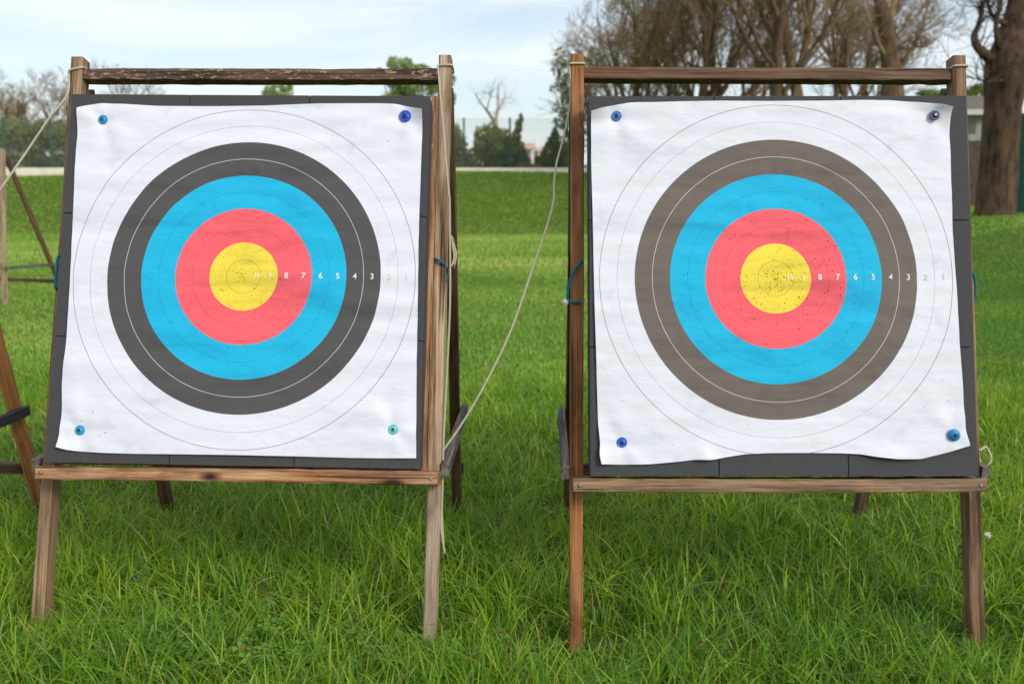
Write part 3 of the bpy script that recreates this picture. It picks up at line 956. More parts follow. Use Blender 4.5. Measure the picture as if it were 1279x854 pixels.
PIN_L = [(0.128, 1.240), (1.231, 1.259), (0.120, 0.116), (1.223, 0.137)]
PIN_R = [(0.097, 1.245), (1.197, 1.243), (0.109, 0.115), (1.234, 0.141)]
out_l = make_paper(ML, LP, 0.672, 0.668, 0.0612, lin(86, 84, 84), 0.0, PIN_L,
                   [(1.31, 1.30, 0.045, 0.045, 0.055), (0.03, 1.29, 0.05, 0.04, 0.014), (0.03, 0.05, 0.04, 0.05, 0.020)],
                   "square paper target face with charcoal outer ring, pinned to the left foam butt", 11, holes_l)
out_r = make_paper(MR, RP, 0.641, 0.676, 0.0606, lin(114, 104, 97), 0.0, PIN_R,
                   [(1.27, 1.30, 0.08, 0.045, 0.06), (0.0, 1.30, 0.07, 0.04, 0.055), (1.30, 0.09, 0.06, 0.05, 0.028), (0.39, 0.06, 0.03, 0.03, 0.012), (1.02, 0.06, 0.10, 0.04, 0.016), (0.02, 0.05, 0.03, 0.08, 0.02)],
                   "square paper target face with faded brownish outer ring and many arrow holes", 12, holes_r)


# ------------------------------------------------------------------ pins
def pin(M, u, v, out, rad, col, label, hub, double=False):
    aa = np.linspace(0, 2 * PI, 16)
    d = max(float(out(np.array(u), np.array(v))), float(np.max(out(u + rad * np.cos(aa), v + rad * np.sin(aa)))) - 0.001)
    y = -d
    Mp = M.copy(); Mp.translation = M @ Vector((u, 0, v))
    root = empty("target_pin", Mp, label, "target pin", "plastic pins holding the paper faces")
    mat = plain("pin_plastic", col, 0.38, 0.5, 0.05, 60)
    prof = [(rad * 0.96, y), (rad, y - 0.003), (rad * 0.97, y - 0.005), (rad * 0.86, y - 0.0062), (rad * 0.8, y - 0.0052), (rad * 0.5, y - 0.0056), (rad * 0.44, y - 0.010), (rad * 0.34, y - 0.0115)]
    if double:
        prof = [(rad * 0.96, y), (rad, y - 0.004), (rad * 0.93, y - 0.007), (rad * 0.8, y - 0.0075), (rad * 0.72, y - 0.0076), (rad * 0.72, y - 0.013), (rad * 0.66, y - 0.0145), (rad * 0.46, y - 0.013), (rad * 0.4, y - 0.017), (rad * 0.3, y - 0.018)]
    link("disc", lathe_mesh("disc", prof), mat, root, Mp)
    ye = prof[-1][1]
    hm = plain("pin_hub", hub, 0.5, 0.4, 0.05)
    link("nail_head", lathe_mesh("nail_head", [(rad * 0.27, ye + 0.002), (rad * 0.27, ye - 0.001), (rad * 0.2, ye - 0.002), (rad * 0.05, ye - 0.0021)], 14), hm, root, Mp)


DK = lin(22, 26, 40)
pin(ML, *PIN_L[0], out_l, 0.0170, lin(16, 138, 186), "small cyan blue pin at the upper left corner of the charcoal ringed face", DK)
pin(ML, *PIN_L[1], out_l, 0.0215, lin(26, 74, 190), "large royal blue pin beside the curled corner of the charcoal ringed face", DK)
pin(ML, *PIN_L[2], out_l, 0.0175, lin(40, 150, 196), "sky blue pin at the lower left corner of the charcoal ringed face", DK)
pin(ML, *PIN_L[3], out_l, 0.0175, lin(104, 196, 196), "pale aqua pin at the lower right corner of the charcoal ringed face", DK)
pin(MR, *PIN_R[0], out_r, 0.0175, lin(48, 104, 180), "blue pin under the folded upper left corner of the brown ringed face", DK)
pin(MR, *PIN_R[1], out_r, 0.0175, lin(38, 52, 96), "navy pin with a pale centre at the upper right of the brown ringed face", lin(190, 190, 200))
pin(MR, *PIN_R[2], out_r, 0.0175, lin(34, 84, 190), "royal blue pin at the lower left corner of the brown ringed face", DK)
pin(MR, *PIN_R[3], out_r, 0.0210, lin(10, 128, 184), "thick cyan pin of two stacked discs at the lower right of the brown ringed face", DK, True)
# a pin that has dropped into the grass
gp = at(168, 722, 3.62)
Mg = Matrix.Translation((gp.x, gp.y, gz(gp.x, gp.y) + 0.075)) @ Matrix.Rotation(math.radians(-50), 4, 'X') @ Matrix.Rotation(0.6, 4, 'Y')
rt = empty("dropped_pin", Mg, "small dark navy pin lying loose in the long grass below the left butt", "target pin")
link("disc", lathe_mesh("disc", [(0.011, 0.0), (0.012, -0.003), (0.009, -0.006), (0.004, -0.007), (0.004, -0.012), (0.0005, -0.0125)], 16), plain("navy_plastic", lin(24, 34, 70), 0.4, 0.5), rt, Mg)

# ------------------------------------------------------------------ ropes
def wrap(M, u, v, hw=0.027, hd=0.040, yb=0.122 + 0.034, tilt=0.0, lift=0.004):
    pts = []
    for k in range(17):
        a = 2 * PI * k / 16
        c, s = math.cos(a), math.sin(a)
        e = lambda t: math.copysign(abs(t) ** 0.35, t)
        pts.append(M @ Vector((u + e(c) * hw, yb + e(s) * hd, v + tilt * c + lift * k / 16)))
    return pts


GR = "cream cords tied to the stands"
PL = lambda u, b, v: ML @ Vector((u, b, v))
PR = lambda u, b, v: MR @ Vector((u, b, v))
rp_ = rope("guy_rope", [wrap(ML, -0.049, 1.478, tilt=0.010), [PL(-0.080, 0.13, 1.474), at(84, 118, 3.86), at(60, 150, 3.82), at(33, 190, 3.78), at(0, 237, 3.72), at(-60, 318, 3.66)]], 0.0042, R_CREAM)
props(rp_, "cream cord from the left stand's leftmost post running down to the left edge", "rope", GR)
rp_ = rope("hanging_rope", [wrap(ML, 1.356, 1.500), [PL(1.330, 0.115, 1.497), at(551, 130, 3.78), at(557, 200, 3.70), at(561, 245, 3.66)],
                            [at(561.5, 245, 3.66), at(562, 300, 3.64), at(562, 380, 3.60), at(558, 470, 3.55), at(554, 550, 3.50), at(553, 600, 3.47), at(552, 640, 3.46), at(554.5, 690, 3.45)],
                            [at(549, 625, 3.46), at(551, 660, 3.45), at(555, 688, 3.44)]], 0.0036, R_CREAM)
props(rp_, "cream cord hanging straight down beside the left stand's pale weathered post", "rope", GR)
rp_ = rope("slack_rope", [wrap(MR, -0.032, 1.475), [PR(-0.060, 0.13, 1.473), at(713, 106, 3.72), at(711.5, 135, 3.72), at(704, 172, 3.71), at(695, 205, 3.70), at(692, 232, 3.70), at(691.5, 250, 3.69), at(683, 283, 3.68), at(662, 345, 3.66), at(636, 418, 3.62), at(603, 485, 3.59), at(575, 532, 3.57), at(553, 563, 3.55)]], 0.0040, R_CREAM)
props(rp_, "slack cream cord slung from the orange post across to the brace of the left stand", "rope", GR)
rp_ = rope("tied_rope", [wrap(MR, 1.355, 1.464), [PR(1.383, 0.17, 1.46), PR(1.384, 0.21, 1.2), PR(1.386, 0.24, 0.6), PR(1.383, 0.16, 0.13), at(1232, 558, 3.46), at(1238, 572, 3.46), at(1235, 579, 3.46), at(1229, 582, 3.47), at(1225, 577, 3.48), at(1222, 570, 3.5)]], 0.0040, R_CREAM)
props(rp_, "cream cord round the right stand's rightmost post, looping out by the lower rail", "rope", GR)
# frayed end below it
V, F = [], []
r = random.Random(4)
c0 = at(1229, 667, 3.52)
for k in range(16):
    d = Vector((r.uniform(0.6, 1), r.uniform(-0.4, 0.4), r.uniform(-0.7, 0.3))) * 0.026
    tube_arrays([c0, c0 + d * 0.5 + Vector((0, 0, 0.003)), c0 + d], [0.0022, 0.0028, 0.0012], 5, V, F)
o = link("rope_end", mesh("rope_end", V, F, True), R_WHITE)
props(o, "frayed white rope end sticking out beside the right stand's rightmost leg above the grass", "rope end")
V, F = [], []
c0 = at(564.5, 300, 3.78)
for k in range(9):
    q = r.uniform(-0.005, 0.007)
    tube_arrays(smooth_path([c0 + Vector((r.uniform(-.004, .004), 0, r.uniform(-.01, .02))), c0 + Vector((q + 0.006, 0, -0.025)), c0 + Vector((q + 0.011, 0, -0.06)), c0 + Vector((q + 0.002, 0, -0.085 - r.uniform(0, .02)))], 4), [0.0012] * 13, 4, V, F)
o = link("rope_tuft", mesh("rope_tuft", V, F, True), R_CREAM)
props(o, "small frayed cream tassel caught on the back leg beside the pale weathered post", "rope end")
o = rope("guy_line", [[at(-70, 418, 4.30), at(0, 453, 4.35), at(35, 472, 4.40), at(66, 487, 4.45)]], 0.0016, R_YELL)
props(o, "thin straw coloured string slanting over the grass at the left edge", "string")

GT = "teal cords lashing the foam butts to the posts"
o = rope("lashing_cord", [[at(541, 322, 3.70), at(545, 324, 3.645), at(552, 328, 3.638), at(558.5, 336, 3.66), at(559, 343, 3.67), at(557, 352, 3.65), at(552, 361, 3.632), at(545, 370, 3.626), at(540, 377, 3.66)]], 0.0045, R_TEAL)
props(o, "teal cord lashed in a bow shape across the left stand's pale weathered post", "lashing", GT)
o = rope("lashing_cord", [[at(728, 325, 3.60), at(724.5, 329, 3.535), at(718, 338, 3.532), at(711.5, 351, 3.535), at(709.5, 364, 3.54), at(709, 373, 3.535), at(713, 377, 3.522), at(720, 378.5, 3.52), at(727, 379.5, 3.55)]], 0.0048, R_TEAL)
kn = bmesh.new(); bmesh.ops.create_icosphere(kn, subdivisions=3, radius=0.010)
rr = random.Random(2)
for v in kn.verts: v.co = v.co * rr.uniform(0.75, 1.2); v.co.x *= 1.2
km = bpy.data.meshes.new("frayed_knot"); kn.to_mesh(km); kn.free()
props(o, "teal cord lashed round the right stand's orange left post, ending in a frayed white knot", "lashing", GT)
link("frayed_knot", km, R_WHITE, o, Matrix.Translation(at(706.5, 377, 3.535)))
o = rope("lashing_cord", [[at(1210, 338, 3.56), at(1215.5, 342, 3.55), at(1217.6, 352, 3.545), at(1218, 364, 3.54), at(1216.5, 376, 3.54), at(1212, 380, 3.56)]], 0.0048, R_TEAL)
props(o, "short teal cord bulging past the right edge of the right foam butt", "lashing", GT)
o = rope("lashing_cord", [[at(77, 318, 3.66), at(72.5, 322, 3.64), at(71.5, 330, 3.635), at(70.5, 342, 3.63), at(69, 352, 3.625), at(69.5, 359, 3.62), at(74, 364, 3.64)]], 0.0048, R_TEAL)
props(o, "short teal cord peeking out at the left edge of the left foam butt", "lashing", GT)

# ------------------------------------------------------------------ trees
def bark(name, dark, light, scale=8):
    m, nt, bs = newmat(name)
    L = nt.links.new
    tc = N(nt, "ShaderNodeTexCoord")
    mp = N(nt, "ShaderNodeMapping"); mp.inputs["Scale"].default_value = (1, 1, 0.3); L(tc.outputs["Object"], mp.inputs[0])
    n = N(nt, "ShaderNodeTexNoise"); n.inputs["Scale"].default_value = scale; n.inputs["Detail"].default_value = 8; n.inputs["Roughness"].default_value = 0.68
    L(mp.outputs[0], n.inputs["Vector"])
    rp = ramp(nt, [(0.32, dark), (0.66, light)]); L(n.outputs["Fac"], rp.inputs[0])
    L(rp.outputs[0], bs.inputs["Base Color"])
    bs.inputs["Roughness"].default_value = 0.9; bs.inputs["Specular IOR Level"].default_value = 0.15
    bp = N(nt, "ShaderNodeBump"); bp.inputs["Strength"].default_value = 0.9; bp.inputs["Distance"].default_value = 0.05
    L(n.outputs["Fac"], bp.inputs["Height"]); L(bp.outputs[0], bs.inputs["Normal"])
    return m


BARK = bark("brown_bark", lin(60, 48, 38), lin(124, 102, 78), 6)
BARK_BIG = bark("reddish_bark", lin(38, 30, 24), lin(108, 86, 68), 7)
BARK_PALE = bark("pale_bark", lin(150, 132, 112), lin(206, 190, 168), 6)
TWIG = bark("twig_bark", lin(92, 74, 54), lin(156, 134, 100), 3)
LEAF_DRY = leaf_shader("dry_leaf", [(0.0, lin(112, 92, 60)), (0.5, lin(142, 122, 82)), (1.0, lin(164, 150, 100))], lin(120, 98, 66), 0.3, 0.7, 0.1)
LEAF_EVER = leaf_shader("evergreen_leaf", [(0.0, lin(82, 92, 44)), (0.5, lin(124, 130, 62)), (1.0, lin(164, 162, 84))], lin(110, 104, 66), 0.25, 0.55, 0.25)
LEAF_OLIVE = leaf_shader("olive_leaf", [(0.0, lin(104, 104, 62)), (0.5, lin(136, 134, 80)), (1.0, lin(166, 158, 98))], lin(132, 112, 76), 0.3, 0.6, 0.2)
LEAF_PINE = leaf_shader("bright_leaf", [(0.0, lin(104, 128, 72)), (0.5, lin(140, 160, 92)), (1.0, lin(172, 184, 116))], lin(140, 136, 90), 0.35, 0.6, 0.2)


def grow(seed, H, r0, spread=0.55, forks=4, levels=4, droop=0.0, first=0.25, twigs=5, lean=(0, 0), wob=0.12, children=(5, 5, 5)):
    """returns (thick tubes, thin tubes, tip points) of a branching tree standing at the origin"""
    r = np.random.default_rng(seed)
    thick, thin, tips = [], [], []

    def limb(p, d, length, rad, lev):
        n = 7 if lev < 2 else 5
        pts, rs = [p.copy()], [rad]
        end = rad * (0.55 if lev == 0 else 0.35 if lev < levels - 1 else 0.4)
        dirs = [d.copy()]
        for i in range(n):
            d = d + r.normal(0, wob, 3) * (0.5 if lev == 0 else 0.8 if lev == 1 else 0.55)
            d[2] += (0.06 if lev > 0 else 0.02) - droop * (lev >= 2)
            d /= np.linalg.norm(d)
            p = p + d * length / n
            pts.append(p.copy()); dirs.append(d.copy())
            rs.append(rad + (end - rad) * (i + 1) / n)
        (thick if lev < 2 else thin).append((pts, rs, 7 if lev == 0 else 6 if lev == 1 else 4 if lev == 2 else 3))
        if lev >= levels:
            tips.append(pts[-1]); tips.append(pts[-2])
            return
        nc = forks if lev == 0 else children[min(lev - 1, len(children) - 1)]
        for c in range(nc):
            t = (first + (1 - first) * (c + r.uniform(0.2, 1)) / nc) if lev == 0 else (0.2 + 0.8 * (c + r.uniform(0, 1)) / nc)
            t = min(t, 1.0)
            f = t * n; i = min(int(f), n - 1)
            q = pts[i] + (pts[i + 1] - pts[i]) * (f - i)
            a = r.uniform(0, 2 * PI)
            base = dirs[i + 1]
            ax = np.cross(base, [0.3, 0.2, 1.0] if abs(base[2]) < 0.9 else [1.0, 0, 0]); ax /= np.linalg.norm(ax)
            bx = np.cross(base, ax)
            sp = spread * r.uniform(0.6, 1.4) * (1.0 if lev < 2 else 1.25)
            nd = base * math.cos(sp) + (ax * math.cos(a) + bx * math.sin(a)) * math.sin(sp)
            rr = rs[i] * r.uniform(0.45, 0.7)
            ll = length * (r.uniform(0.5, 0.8) if lev else r.uniform(0.55, 0.85)) * (1 - 0.35 * t * (lev > 0))
            limb(q, nd, ll, max(rr, 0.006), lev + 1)

    d0 = np.array([lean[0], lean[1], 1.0]); d0 /= np.linalg.norm(d0)
    limb(np.zeros(3), d0, H * 0.52, r0, 0)
    return thick, thin, np.array(tips)


def tubes_mesh(name, tubes, minr=0.0):
    V, F = [], []
    for pts, rs, sd in tubes:
        tube_arrays(pts, [max(q, minr) for q in rs], sd, V, F)
    return mesh(name, V, F, True)


def leaves(n, centres, spread, size, seed, hue0=0.5, hs=0.25, flat=0.0):
    r = np.random.default_rng(seed)
    c = centres[r.integers(0, len(centres), n)] + r.normal(0, 1, (n, 3)) * spread
    a = r.normal(0, 1, (n, 3)); a /= np.linalg.norm(a, axis=1, keepdims=True)
    b = r.normal(0, 1, (n, 3)); b -= a * (a * b).sum(1, keepdims=True); b /= np.linalg.norm(b, axis=1, keepdims=True)
    s = size * r.uniform(0.5, 1.4, (n, 1))
    V = np.stack([c - a * s, c + b * s * 0.5, c + a * s, c - b * s * 0.5], 1).reshape(-1, 3)
    T = np.arange(n * 4).reshape(n, 4)
    hue = np.clip(hue0 + r.normal(0, hs, n), 0, 1)
    A = np.zeros((n, 4, 4), np.float32); A[:, :, 0] = hue[:, None]; A[:, :, 3] = 1
    A[:, :, 2] = (r.uniform(0, 1, n) < 0.06)[:, None] * 0.7
    return V, T, A.reshape(-1, 4)


def tree_at(x, y, rz, scale, proto, label, group, name, cat="tree"):
    """copy a prototype tree (its trunk and crown meshes) to a spot"""
    M = Matrix.Translation((x, y, gz(x, y) - 0.1)) @ Matrix.Rotation(rz, 4, 'Z') @ Matrix.Scale(scale, 4)
    root = empty(name, M, label, cat, group)
    for nm, me in proto:
        o = bpy.data.objects.new(nm, me); COL.objects.link(o)
        o.parent = root
        WORLD[o.name] = M
    return root


def with_mat(me, *mats):
    for m in mats: me.materials.append(m)
    return me


def bare_proto(seed, H, r0, leafn=2500, minr=0.009, **kw):
    th, tn, tips = grow(seed, H, r0, **kw)
    tr = with_mat(tubes_mesh("trunk", th), BARK)
    cm = tubes_mesh("crown", tn, minr)
    protos = [("trunk", tr), ("crown", with_mat(cm, TWIG))]
    if leafn:
        V, T, A = leaves(leafn, tips, 0.22, 0.036, seed + 5)
        protos.append(("leaves", with_mat(npmesh("leaves", V, T, False, A), LEAF_DRY)))
    return protos


B1 = bare_proto(1, 13.0, 0.26, leafn=900, spread=0.46, forks=7, levels=4, first=0.28, children=(6, 6, 5), wob=0.13)
B2 = bare_proto(2, 12.0, 0.20, leafn=1200, spread=0.55, forks=7, levels=4, first=0.22, children=(6, 6, 5), wob=0.15)
B3 = bare_proto(3, 14.0, 0.30, spread=0.38, forks=6, levels=4, first=0.4, children=(6, 6, 6), wob=0.11, leafn=600)
B4 = bare_proto(4, 11.0, 0.17, spread=0.62, forks=8, levels=4, first=0.16, children=(6, 5, 5), wob=0.16, leafn=2200)

GW = "bare winter trees behind the right target"
wood_trees = [
    (790, 44, 0.4, 0.88, B4, "bare tree with fine spreading twigs above the orange post of the right stand"),
    (800, 40, 1.9, 0.84, B2, "slender bare tree over the left third of the right stand's top rail"),
    (835, 47, 3.0, 0.98, B4, "twiggy bare tree with dry leaves, second from the left in the wood"),
    (858, 38, 4.2, 0.95, B1, "bare tree with forking limbs above the left half of the brown ringed face"),
    (893, 43, 5.3, 1.05, B2, "bare tree with curving boughs near the middle of the right stand's top rail"),
    (932, 49, 0.9, 1.10, B4, "bare brushy tree deep in the wood behind the middle of the right stand"),
    (972, 36, 2.3, 1.00, B1, "bare tree with a broad forking trunk above the centre of the right target"),
    (1015, 40, 3.6, 1.05, B3, "tall straight bare tree just right of the centre of the right target"),
    (1052, 45, 4.9, 1.00, B2, "leaning bare tree between the straight trunk and the thick grey one"),
    (1082, 50, 5.9, 1.08, B4, "bushy bare tree at the back of the wood near its right end"),
    (792, 54, 1.2, 1.0, B2, "bare tree at the back of the wood near its left end"),
    (915, 53, 0.2, 1.15, B2, "slim bare tree far back above the middle of the brown ringed face"),
    (1035, 55, 1.6, 1.2, B4, "brushy bare tree far back, right of the straight trunk"),
]
for px, D, rz, sc, pr, lab in wood_trees:
    p = at(px, 110, D)
    tree_at(p.x, D, rz, sc, pr, lab, GW, "bare_tree")


# the thick grey trunk that rises above the right end of the top rail
def polytree(name, label, cat, group, base_px, D, path, seed, bark_m, limb_specs, twig_n=26, leafn=0):
    """path: (px, py, width px) stations of the trunk at distance D"""
    r = np.random.default_rng(seed)
    b = at(path[0][0], path[0][1], D)
    M = Matrix.Translation((b.x, D, gz(b.x, D)))
    root = empty(name, M, label, cat, group)
    pts = [at(px, py, D + dy) for px, py, w, dy in path]
    pts[0].z = gz(b.x, D) - 0.15
    rs = [w / FPX * D / 2 for px, py, w, dy in path]
    # dense resample with knobbly radius
    sp = smooth_path(pts, 8)
    rad = np.interp(np.linspace(0, len(rs) - 1, len(sp)), range(len(rs)), rs)
    V, F = [], []
    tube_arrays(sp, list(rad), 18, V, F)
    V = np.array(V)
    ctr = np.repeat(np.array([tuple(q) for q in sp]), 18, axis=0)
    dv = V - ctr
    k = 1 + 0.09 * fbm(V[:, 0] * 3 + V[:, 1] * 2.1, V[:, 2] * 1.6, seed, 3, 1.6)[:, None] + 0.03 * fbm(V[:, 0] * 9 - V[:, 1] * 7, V[:, 2] * 6, seed + 1, 2, 1.0)[:, None]
    V = ctr + dv * k
    link("trunk", mesh("trunk", V, F, True), bark_m, root)
    TV, TF = [], []
    for lp in limb_specs:
        lpts = [at(px, py, D + dy) for px, py, w, dy in lp]
        lr = [w / FPX * D / 2 for px, py, w, dy in lp]
        s2 = smooth_path(lpts, 5)
        r2 = np.interp(np.linspace(0, len(lr) - 1, len(s2)), range(len(lr)), lr)
        tube_arrays(s2, list(r2), 8, TV, TF)
        # side shoots and twigs
        for _ in range(twig_n):
            i = r.integers(len(s2) // 5, len(s2))
            p = np.array(s2[i]); d = r.normal(0, 1, 3); d[1] *= 0.6; d[2] = abs(d[2]) * 0.8 + 0.2; d /= np.linalg.norm(d)
            L_ = r.uniform(0.4, 1.4)
            q = [p]
            for _k in range(5):
                d = d + r.normal(0, 0.22, 3); d /= np.linalg.norm(d); q.append(q[-1] + d * L_ / 5)
            tube_arrays(q, np.linspace(min(0.016, r2[i] * 0.6), 0.004, 6), 4, TV, TF)
            for _j in range(4):
                p2 = q[r.integers(1, 6)]; d2 = d + r.normal(0, 0.7, 3); d2 /= np.linalg.norm(d2); l2 = L_ * r.uniform(0.25, 0.6)
                q2 = [p2]
                for _k in range(3):
                    d2 = d2 + r.normal(0, 0.25, 3); d2 /= np.linalg.norm(d2); q2.append(q2[-1] + d2 * l2 / 3)
                tube_arrays(q2, np.linspace(0.006, 0.003, 4), 3, TV, TF)
    if TV:
        link("crown", mesh("crown", TV, TF, True), TWIG if bark_m is not BARK_BIG else BARK_BIG, root)
    return root


polytree("bare_tree", "thick grey brown trunk curving up above the right end of the right stand's top rail", "tree", GW, None, 31,
         [(1122, 230, 34, 0), (1119, 160, 30, 0), (1115, 110, 26, 0), (1111, 70, 22, 0), (1107, 35, 19, 0), (1100, 5, 16, 0), (1094, -40, 13, 0.3), (1090, -110, 9, 0.5), (1098, -190, 5, 0.8)], 61, BARK,
         [[(1107, 30, 11, 0), (1115, 12, 9, 0.1), (1121, -15, 7, 0.2), (1118, -60, 4, 0.2)],
          [(1116, 100, 7, 0), (1135, 70, 5, 0.4), (1150, 40, 4, 0.6), (1160, 5, 2, 0.7)],
          [(1112, 80, 6, 0), (1095, 50, 4, -0.3), (1080, 10, 3, -0.5)],
          [(1113, 60, 6, 0), (1140, 60, 3, -0.3), (1165, 55, 2, -0.5)]], 30)
polytree("gnarled_tree", "massive gnarled tree with reddish brown bark at the right edge of the lawn", "tree", None, None, 22,
         [(1240, 282, 58, 0), (1243, 262, 50, 0), (1246, 225, 45, 0), (1249, 180, 42, 0), (1252, 140, 43, 0), (1256, 105, 50, 0), (1262, 75, 54, 0), (1270, 42, 42, 0.1), (1276, 5, 36, 0.2), (1284, -50, 30, 0.3), (1296, -130, 20, 0.5)], 71, BARK_BIG,
         [[(1240, 74, 18, -0.1), (1228, 66, 12, -0.2), (1219, 56, 9, -0.3), (1217, 44, 8, -0.3), (1223, 30, 6, -0.3), (1227, 10, 5, -0.3), (1231, -25, 4, -0.2)],
          [(1248, 60, 10, -0.3), (1244, 30, 6, -0.4), (1250, 5, 5, -0.4), (1246, -30, 3, -0.3)],
          [(1256, 30, 9, 0), (1240, 20, 5, -0.1), (1232, 0, 4, -0.2), (1222, -20, 3, -0.3)],
          [(1250, 100, 5, -0.6), (1232, 102, 3, -0.9), (1222, 98, 2, -1.0)],
          [(1290, 60, 30, 0), (1320, 30, 22, 0.2), (1345, -30, 14, 0.4)]], 20)


# leafy masses
def leafy(name, label, group, px, D, lobes, n, size, mat, seed, trunk=True, cat="bush", hue0=0.5, core=True):
    """lobes: (px, py, rx px, ry px, depth m) blobs that make the outline of the crown"""
    r = np.random.default_rng(seed)
    b = at(px, 200, D); gx = b.x
    M = Matrix.Translation((gx, D, gz(gx, D)))
    root = empty(name, M, label, cat, group)
    C = []
    tot = sum(l[2] * l[3] for l in lobes)
    for (lx, ly, rx, ry, dd) in lobes:
        k = int(n * (rx * ry) / tot)
        c = at(lx, ly, D); sx = rx / FPX * D; sz = ry / FPX * D; sy = dd if dd else (sx + sz) / 2
        v = r.normal(0, 1, (k * 3, 3)); v /= np.linalg.norm(v, axis=1, keepdims=True)
        rad = r.uniform(0.35, 1.0, (k * 3, 1)) ** 0.6
        # clumpy: keep where a lumpy noise is high
        q = v * rad
        f = fbm(q[:, 0] * 3.5 + lx, q[:, 2] * 3.5 + q[:, 1] * 2 + ly, seed + int(lx), 3, 1.3)
        q = q * (1 + 0.16 * f[:, None])
        q = q[f > -0.45][:k]
        C.append(np.array([c.x, c.y, c.z]) + q * np.array([sx, sy, sz]))
    C = np.concatenate(C)
    C[:, 2] = np.maximum(C[:, 2], ground_z(C[:, 0], C[:, 1]) + 0.02)
    hb = hue0 + 0.22 * fbm(C[:, 0] * 2.2, C[:, 2] * 2.2 + C[:, 1], seed + 9, 3, 1.0)
    a = r.normal(0, 1, C.shape); a /= np.linalg.norm(a, axis=1, keepdims=True)
    bb = r.normal(0, 1, C.shape); bb -= a * (a * bb).sum(1, keepdims=True); bb /= np.linalg.norm(bb, axis=1, keepdims=True)
    s = size * r.uniform(0.5, 1.4, (len(C), 1))
    V = np.stack([C - a * s, C + bb * s * 0.5, C + a * s, C - bb * s * 0.5], 1).reshape(-1, 3)
    m = len(C)
    A = np.zeros((m, 4, 4), np.float32); A[:, :, 0] = np.clip(hb + r.normal(0, 0.18, m), 0, 1)[:, None]; A[:, :, 3] = 1
    A[:, :, 2] = ((r.uniform(0, 1, m) < 0.05) * 0.7)[:, None]
    link("crown", npmesh("crown", V, np.arange(m * 4).reshape(m, 4), False, A.reshape(-1, 4)), mat, root)
    # stems
    TV, TF = [], []
    g = Vector((gx, D, gz(gx, D) - 0.1))
    for (lx, ly, rx, ry, dd) in lobes:
        c = at(lx, ly, D)
        mid = (g + c) / 2 + Vector((r.normal(0, 0.1), r.normal(0, 0.1), 0))
        h = (c - g).length
        tube_arrays(smooth_path([g, mid, c], 5), np.linspace(0.02 + 0.012 * h, 0.012, 11), 6, TV, TF)
    link("trunk", mesh("trunk", TV, TF, True), BARK, root)
    return root


GB = "dark green bushes beyond the mesh fence"
leafy("evergreen_bush", "rounded dark green bush just right of the pale weathered post, behind the fence", GB, 566, 46, [(566, 188, 18, 32, 1.2), (560, 175, 16, 20, 1.0), (572, 200, 14, 18, 1.0)], 5200, 0.075, LEAF_EVER, 301, hue0=0.42)
leafy("evergreen_bush", "broad olive green bush in the middle of the gap between the two stands", GB, 616, 46, [(612, 180, 20, 24, 1.2), (603, 172, 11, 16, 0.8), (625, 188, 22, 28, 1.2), (640, 196, 18, 22, 1.0), (597, 200, 16, 18, 1.0), (652, 204, 12, 12, 0.8), (588, 205, 10, 12, 0.8)], 9800, 0.075, LEAF_EVER, 302, hue0=0.55)
leafy("small_conifer", "slim dark conifer with a bent tip standing beside the middle fence post", None, 645, 45.0, [(645, 188, 8, 16, 0.5), (645, 172, 6, 12, 0.4), (648, 158, 5, 9, 0.3), (651, 148, 3, 6, 0.2), (641, 180, 6, 7, 0.3), (653, 195, 7, 10, 0.4)], 2600, 0.06, LEAF_EVER, 303, cat="tree", hue0=0.4)
leafy("evergreen_bush", "pointed dark green bush close to the orange post, behind the fence", GB, 690, 45.5, [(690, 196, 15, 20, 1.0), (692, 178, 8, 14, 0.6), (680, 203, 14, 13, 0.8), (703, 198, 13, 20, 0.9), (693, 166, 4, 7, 0.3)], 5600, 0.07, LEAF_EVER, 304, hue0=0.32)
leafy("evergreen_bush", "low dark green bush under the distant pink houses", GB, 664, 44.5, [(664, 211, 11, 6, 0.6), (655, 209, 10, 6, 0.5), (672, 212, 6, 4, 0.4)], 1500, 0.06, LEAF_EVER, 305, hue0=0.38)
leafy("dense_tree", "dense dark olive tree whose twiggy left edge shows beside the orange post", None, 722, 43.5, [(716, 115, 22, 34, 1.2), (706, 92, 12, 26, 0.8), (722, 150, 24, 40, 1.2), (712, 185, 14, 30, 0.8), (738, 90, 26, 30, 1.2), (700, 152, 10, 10, 0.5), (696, 84, 8, 12, 0.5), (692, 110, 6, 8, 0.4), (694, 134, 6, 6, 0.4), (700, 66, 7, 9, 0.5)], 4300, 0.07, LEAF_OLIVE, 306, cat="tree", hue0=0.25)

GH = "tall hedge bushes at the left behind the fence"
hl = [(-40, 47, "tall olive hedge bush at the very left edge behind the fence post"), (22, 46.5, "tall olive hedge bush behind the green fence post at the left"), (72, 47, "tall olive hedge bush just left of the left foam butt"),
      (120, 47.5, "tall olive hedge bush mostly hidden by the left foam butt")]
for k, (px, D, lab) in enumerate(hl):
    leafy("hedge_bush", lab, GH, px, D, [(px, 186, 34, 34, 1.5), (px - 12, 168, 22, 20, 1.2), (px + 14, 172, 22, 20, 1.2), (px, 208, 34, 14, 1.3)], 7000, 0.085, LEAF_OLIVE, 320 + k, hue0=0.35)

